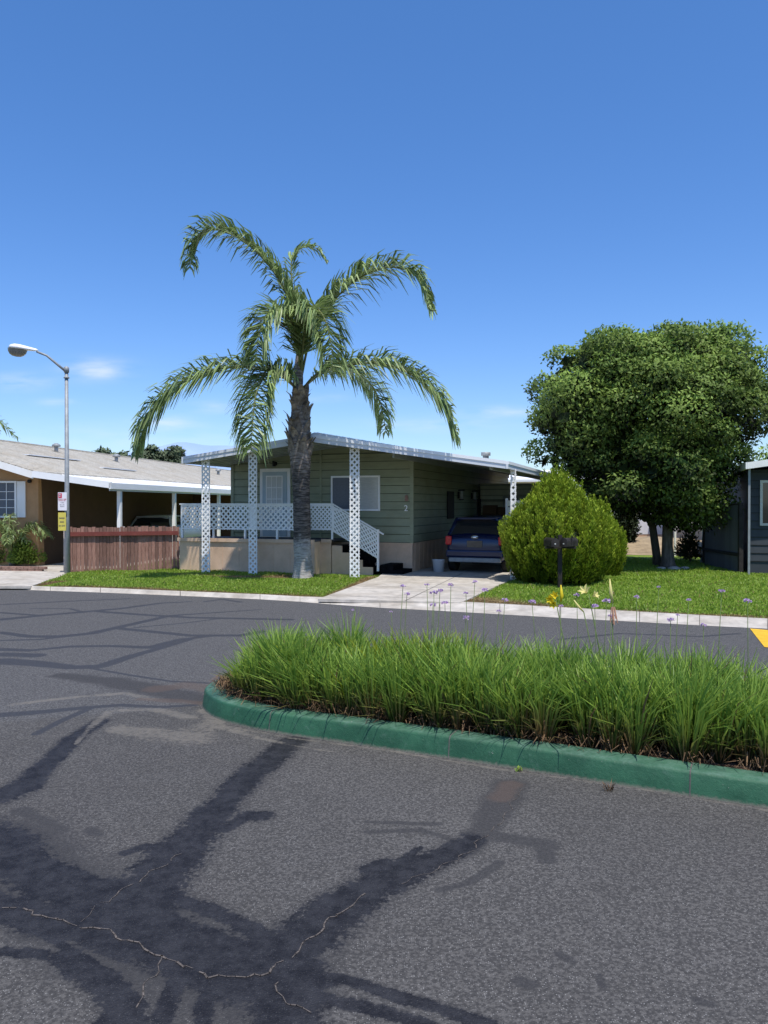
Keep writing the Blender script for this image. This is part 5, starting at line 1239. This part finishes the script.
# cream house with posts beyond
ch = empty('cream_house', (14.2,31,0)); tag(ch, 'cream walled house seen above the board fence', 'house')
m_ = MB(); m_.box(-.9,4.5,0,6,LOT,2.95); m_.build('wall', M['cream'], ch); m_ = MB(); m_.box(-1.3,5,-.8,6.4,2.95,3.07); m_.build('roof', M['shingle'], ch)
for x in (-.55,.05,.65): m_ = MB(); m_.box(x-.06,x+.06,-.6,-.48,LOT,2.95); m_.build('porch_post', M['brown'], ch)
# long white home far behind the tree
wh_ = empty('white_home', (11.2,37,0), -TH); tag(wh_, 'long off white home far behind the forked tree trunk', 'house')
m_ = MB(); m_.box(-8,4,0,5,.36,2.9); m_.build('wall', M['offwhite'], wh_); m_ = MB(); m_.box(-7.98,3.98,.02,4.9,LOT,.36); m_.build('skirting', M['beige'], wh_)
m_ = MB(); m_.box(-8.3,4.3,-.4,5.4,2.9,3.02); m_.add([(-8.3,-.4,3.02),(4.3,-.4,3.02),(4.3,2.5,3.6),(-8.3,2.5,3.6),(4.3,5.4,3.02),(-8.3,5.4,3.02)], [(0,1,2,3),(3,2,4,5),(1,4,2),(0,3,5)]); m_.build('roof', M['white_roof'], wh_)
for x in (-6.2,-3.0,1.6): m_ = MB(); m_.box(x,x+1.1,-.03,-.004,1.5,2.4); m_.build('window', M['glass'], wh_)
# white lattice screen and dry plants
ls = MB(); lattice(ls, (9.65,25.6,1.0), (1,-.1,0), (0,0,1), .95, .62, .14, .035); ls.bar((9.68,25.6,LOT),(9.68,25.6,1.6),.06,.06); ls.bar((10.57,25.5,LOT),(10.57,25.5,1.6),.06,.06)
tag(ls.build('lattice_screen', M['white']), 'small white lattice panel behind the big tree', 'screen')
sdp = empty('sunlit_board_patch', (9.3,22.6,0), .2); tag(sdp, 'sunlit triangle on the blue grey boards at the fence end, shaped as a pale board', 'panel')
m_ = MB(); M['sunlit_slate'] = mat('sunlit_slate', (.36,.41,.50), .7, .1, 6); m_.add([(0,0,LOT),(.22,0,LOT),(.55,0,1.35),(.10,0,1.28),(0,.03,LOT),(.22,.03,LOT),(.55,.03,1.35),(.10,.03,1.28)], [(0,1,2,3),(7,6,5,4),(0,4,5,1),(1,5,6,2),(2,6,7,3),(3,7,4,0)]); m_.build('board', M['sunlit_slate'], sdp)  # sunlight painted as a paler copy of the slate boards
spray_shrub('dry_shrub', Vector((9.35,23.8,LOT)), .38, .75, 700, M['litter'], 'reddish brown dry shrub right of the tree trunk', 'shrub', .22, .03)
spray_shrub('dry_shrub', Vector((10.0,23.6,LOT)), .36, .45, 600, M['litter'], 'low brown shrub against the end of the board fence', 'shrub', .16, .04)
spray_shrub('leafy_shrub', Vector((9.0,22.6,LOT)), .30, 1.15, 500, M['dark_leaf'], 'thin dark shrub just right of the big trunk', 'shrub', .14, .06)
# stones round the trunk
for i, (dx, dy, s_, lab) in enumerate(((-.32,-.35,.10,'small grey stone left at the foot of the big tree'),(.0,-.42,.13,'larger pale stone at the front of the big tree foot'),(.34,-.3,.10,'flat grey stone right of the big tree foot'))):
    m_ = MB(); vs = []; 
    for j, (z, r) in enumerate(((0,1),(.35,.95),(.6,.55))):
        for q in range(9): a = q*.698; rr = r*s_*random.uniform(.85,1.1); vs.append((math.cos(a)*rr*1.4, math.sin(a)*rr, z*s_))
    m_.add(vs, [(j*9+q, j*9+(q+1)%9, (j+1)*9+(q+1)%9, (j+1)*9+q) for j in range(2) for q in range(9)]+[tuple(18+q for q in range(9))], 0, True)
    o_ = m_.build('stone', M['concrete']); o_.location = (tb.x+dx, tb.y+dy, LOT); tag(o_, lab, 'stone', 'stones at the foot of the big tree')

# ------------------------------------------------------------------ mountains
mv = []; mf = []; nxm = 260; prof_z = []
def ridge(x):
    s_ = 0
    for k, (f_, a_) in enumerate(((.00035,.5),(.0009,.28),(.0021,.16),(.0047,.08),(.011,.04))): s_ += a_*(math.sin(x*f_+k*1.7)+.5*math.sin(x*f_*1.83+k*3.1))
    return s_
for i in range(nxm+1):
    az = -75+150*i/nxm; x = math.sin(R(az))*7000; y = math.cos(R(az))*7000
    pxa = CX+F*math.tan(R(az)) if abs(az) < 60 else (0 if az < 0 else 768)
    hz = np.interp(pxa, [-600,-100,60,130,180,240,330,420,520,640,900], [250,300,360,560,640,560,380,330,260,230,200])+90*ridge(az*150)
    for t, fz, dd in ((0,0,0),(.4,.45,500),(.75,.78,900),(1,1,1300)):
        mv.append((x*(1+dd/7000)+(random.uniform(-60,60) if 0 < t < 1 else 0), y*(1+dd/7000)+(random.uniform(-60,60) if 0 < t < 1 else 0), -5+hz*fz*(7000+dd)/7000+(random.uniform(-35,35) if 0 < t < 1 else 0)))
for i in range(nxm):
    for j in range(3): mf.append((i*4+j, (i+1)*4+j, (i+1)*4+j+1, i*4+j+1))
m_ = MB(); m_.add(mv, mf, 0, True); tag(m_.build('mountains', M['mount']), kind='structure')

# ------------------------------------------------------------------ light, sky, camera
SUN_AZ = math.atan2(.147, -.415); EL_ = R(66.5)   # azimuth measured from +Y towards +X
sdv = Vector((math.sin(SUN_AZ)*math.cos(EL_), math.cos(SUN_AZ)*math.cos(EL_), math.sin(EL_)))
ld = bpy.data.lights.new('sun', 'SUN'); ld.energy = 5.0; ld.angle = R(.53); ld.color = (1,.955,.89)
lo = bpy.data.objects.new('sun', ld); COL.objects.link(lo); lo.rotation_euler = sdv.to_track_quat('Z', 'Y').to_euler(); lo.location = (0,0,30)
wd_ = bpy.data.worlds.new('World'); SC.world = wd_; wd_.use_nodes = True; nt = wd_.node_tree; N = nt.nodes; L = nt.links
bg = N['Background']; sky = N.new('ShaderNodeTexSky'); sky.sky_type = 'NISHITA'; sky.sun_disc = False; sky.sun_elevation = EL_; sky.sun_rotation = SUN_AZ
sky.altitude = 300; sky.air_density = 1.0; sky.dust_density = .55; sky.ozone_density = 2.6
bg.inputs['Strength'].default_value = .15
tc = N.new('ShaderNodeTexCoord')
def wm(op, a, b=None, c=None):
    n_ = N.new('ShaderNodeMath'); n_.operation = op
    for i, q in enumerate((a, b, c)):
        if q is None: continue
        if isinstance(q, (int, float)): n_.inputs[i].default_value = q
        else: L.new(q, n_.inputs[i])
    return n_.outputs[0]
sx = N.new('ShaderNodeSeparateXYZ'); L.new(tc.outputs['Generated'], sx.inputs[0])
yy = wm('MAXIMUM', sx.outputs[1], .01); uu = wm('DIVIDE', sx.outputs[0], yy); vv = wm('DIVIDE', sx.outputs[2], yy)
tot = None
for (px, py, wx, wy, amp) in ((97,370,30,10,.42),(168,423,28,7,.30),(18,382,26,8,.32),(492,412,36,5,.38),(60,402,22,4,.2),(440,425,60,7,.2),(130,440,120,14,.14),(330,398,60,5,.10),(215,407,22,6,.2)):
    a = wm('DIVIDE', wm('SUBTRACT', uu, (px-CX)/F), wx/F); b = wm('DIVIDE', wm('SUBTRACT', vv, (HY-py)/F), wy/F)
    g_e = wm('MULTIPLY', wm('EXPONENT', wm('MULTIPLY', wm('ADD', wm('MULTIPLY', a, a), wm('MULTIPLY', b, b)), -1)), amp)
    tot = g_e if tot is None else wm('ADD', tot, g_e)
cv = N.new('ShaderNodeCombineXYZ'); L.new(wm('MULTIPLY', uu, 9), cv.inputs[0]); L.new(wm('MULTIPLY', vv, 38), cv.inputs[1])
cn = N.new('ShaderNodeTexNoise'); cn.inputs['Scale'].default_value = 1.6; cn.inputs['Detail'].default_value = 7; L.new(cv.outputs[0], cn.inputs['Vector'])
mask = wm('MULTIPLY', tot, wm('MAXIMUM', wm('MULTIPLY_ADD', cn.outputs['Fac'], 4.2, -1.35), 0))
mask = wm('MULTIPLY', mask, wm('GREATER_THAN', sx.outputs[1], .02)); mask = wm('MINIMUM', wm('MAXIMUM', mask, 0), .8)
hz = N.new('ShaderNodeValToRGB'); hz.color_ramp.elements[0].position = 0; hz.color_ramp.elements[0].color = (.66,.72,.88,1); hz.color_ramp.elements[1].position = .60; hz.color_ramp.elements[1].color = (1,1,1,1)
L.new(sx.outputs[2], hz.inputs[0]); hm = N.new('ShaderNodeMix'); hm.data_type = 'RGBA'; hm.blend_type = 'MULTIPLY'; hm.inputs[0].default_value = 1; L.new(hz.outputs[0], hm.inputs[7])
mx = N.new('ShaderNodeMix'); mx.data_type = 'RGBA'; L.new(mask, mx.inputs[0]); hs = N.new('ShaderNodeHueSaturation'); hs.inputs['Saturation'].default_value = 1.26; hs.inputs['Hue'].default_value = .506; hs.inputs['Value'].default_value = 1.32; L.new(sky.outputs[0], hs.inputs['Color']); L.new(hs.outputs[0], hm.inputs[6]); L.new(hm.outputs[2], mx.inputs[6]); mx.inputs[7].default_value = (6.2,6.6,7.4,1)
L.new(mx.outputs[2], bg.inputs['Color'])
cam = bpy.data.cameras.new('camera'); co_ = bpy.data.objects.new('camera', cam); COL.objects.link(co_); SC.camera = co_
cam.sensor_fit = 'VERTICAL'; cam.sensor_height = 36; cam.lens = 36*F/1024; cam.clip_end = 20000; cam.clip_start = .05
co_.location = (0,0,H); co_.rotation_euler = (R(90)-math.atan((512-HY)/F), 0, 0)
SC.view_settings.view_transform = 'Standard'; SC.view_settings.look = 'None'; SC.view_settings.exposure = 0
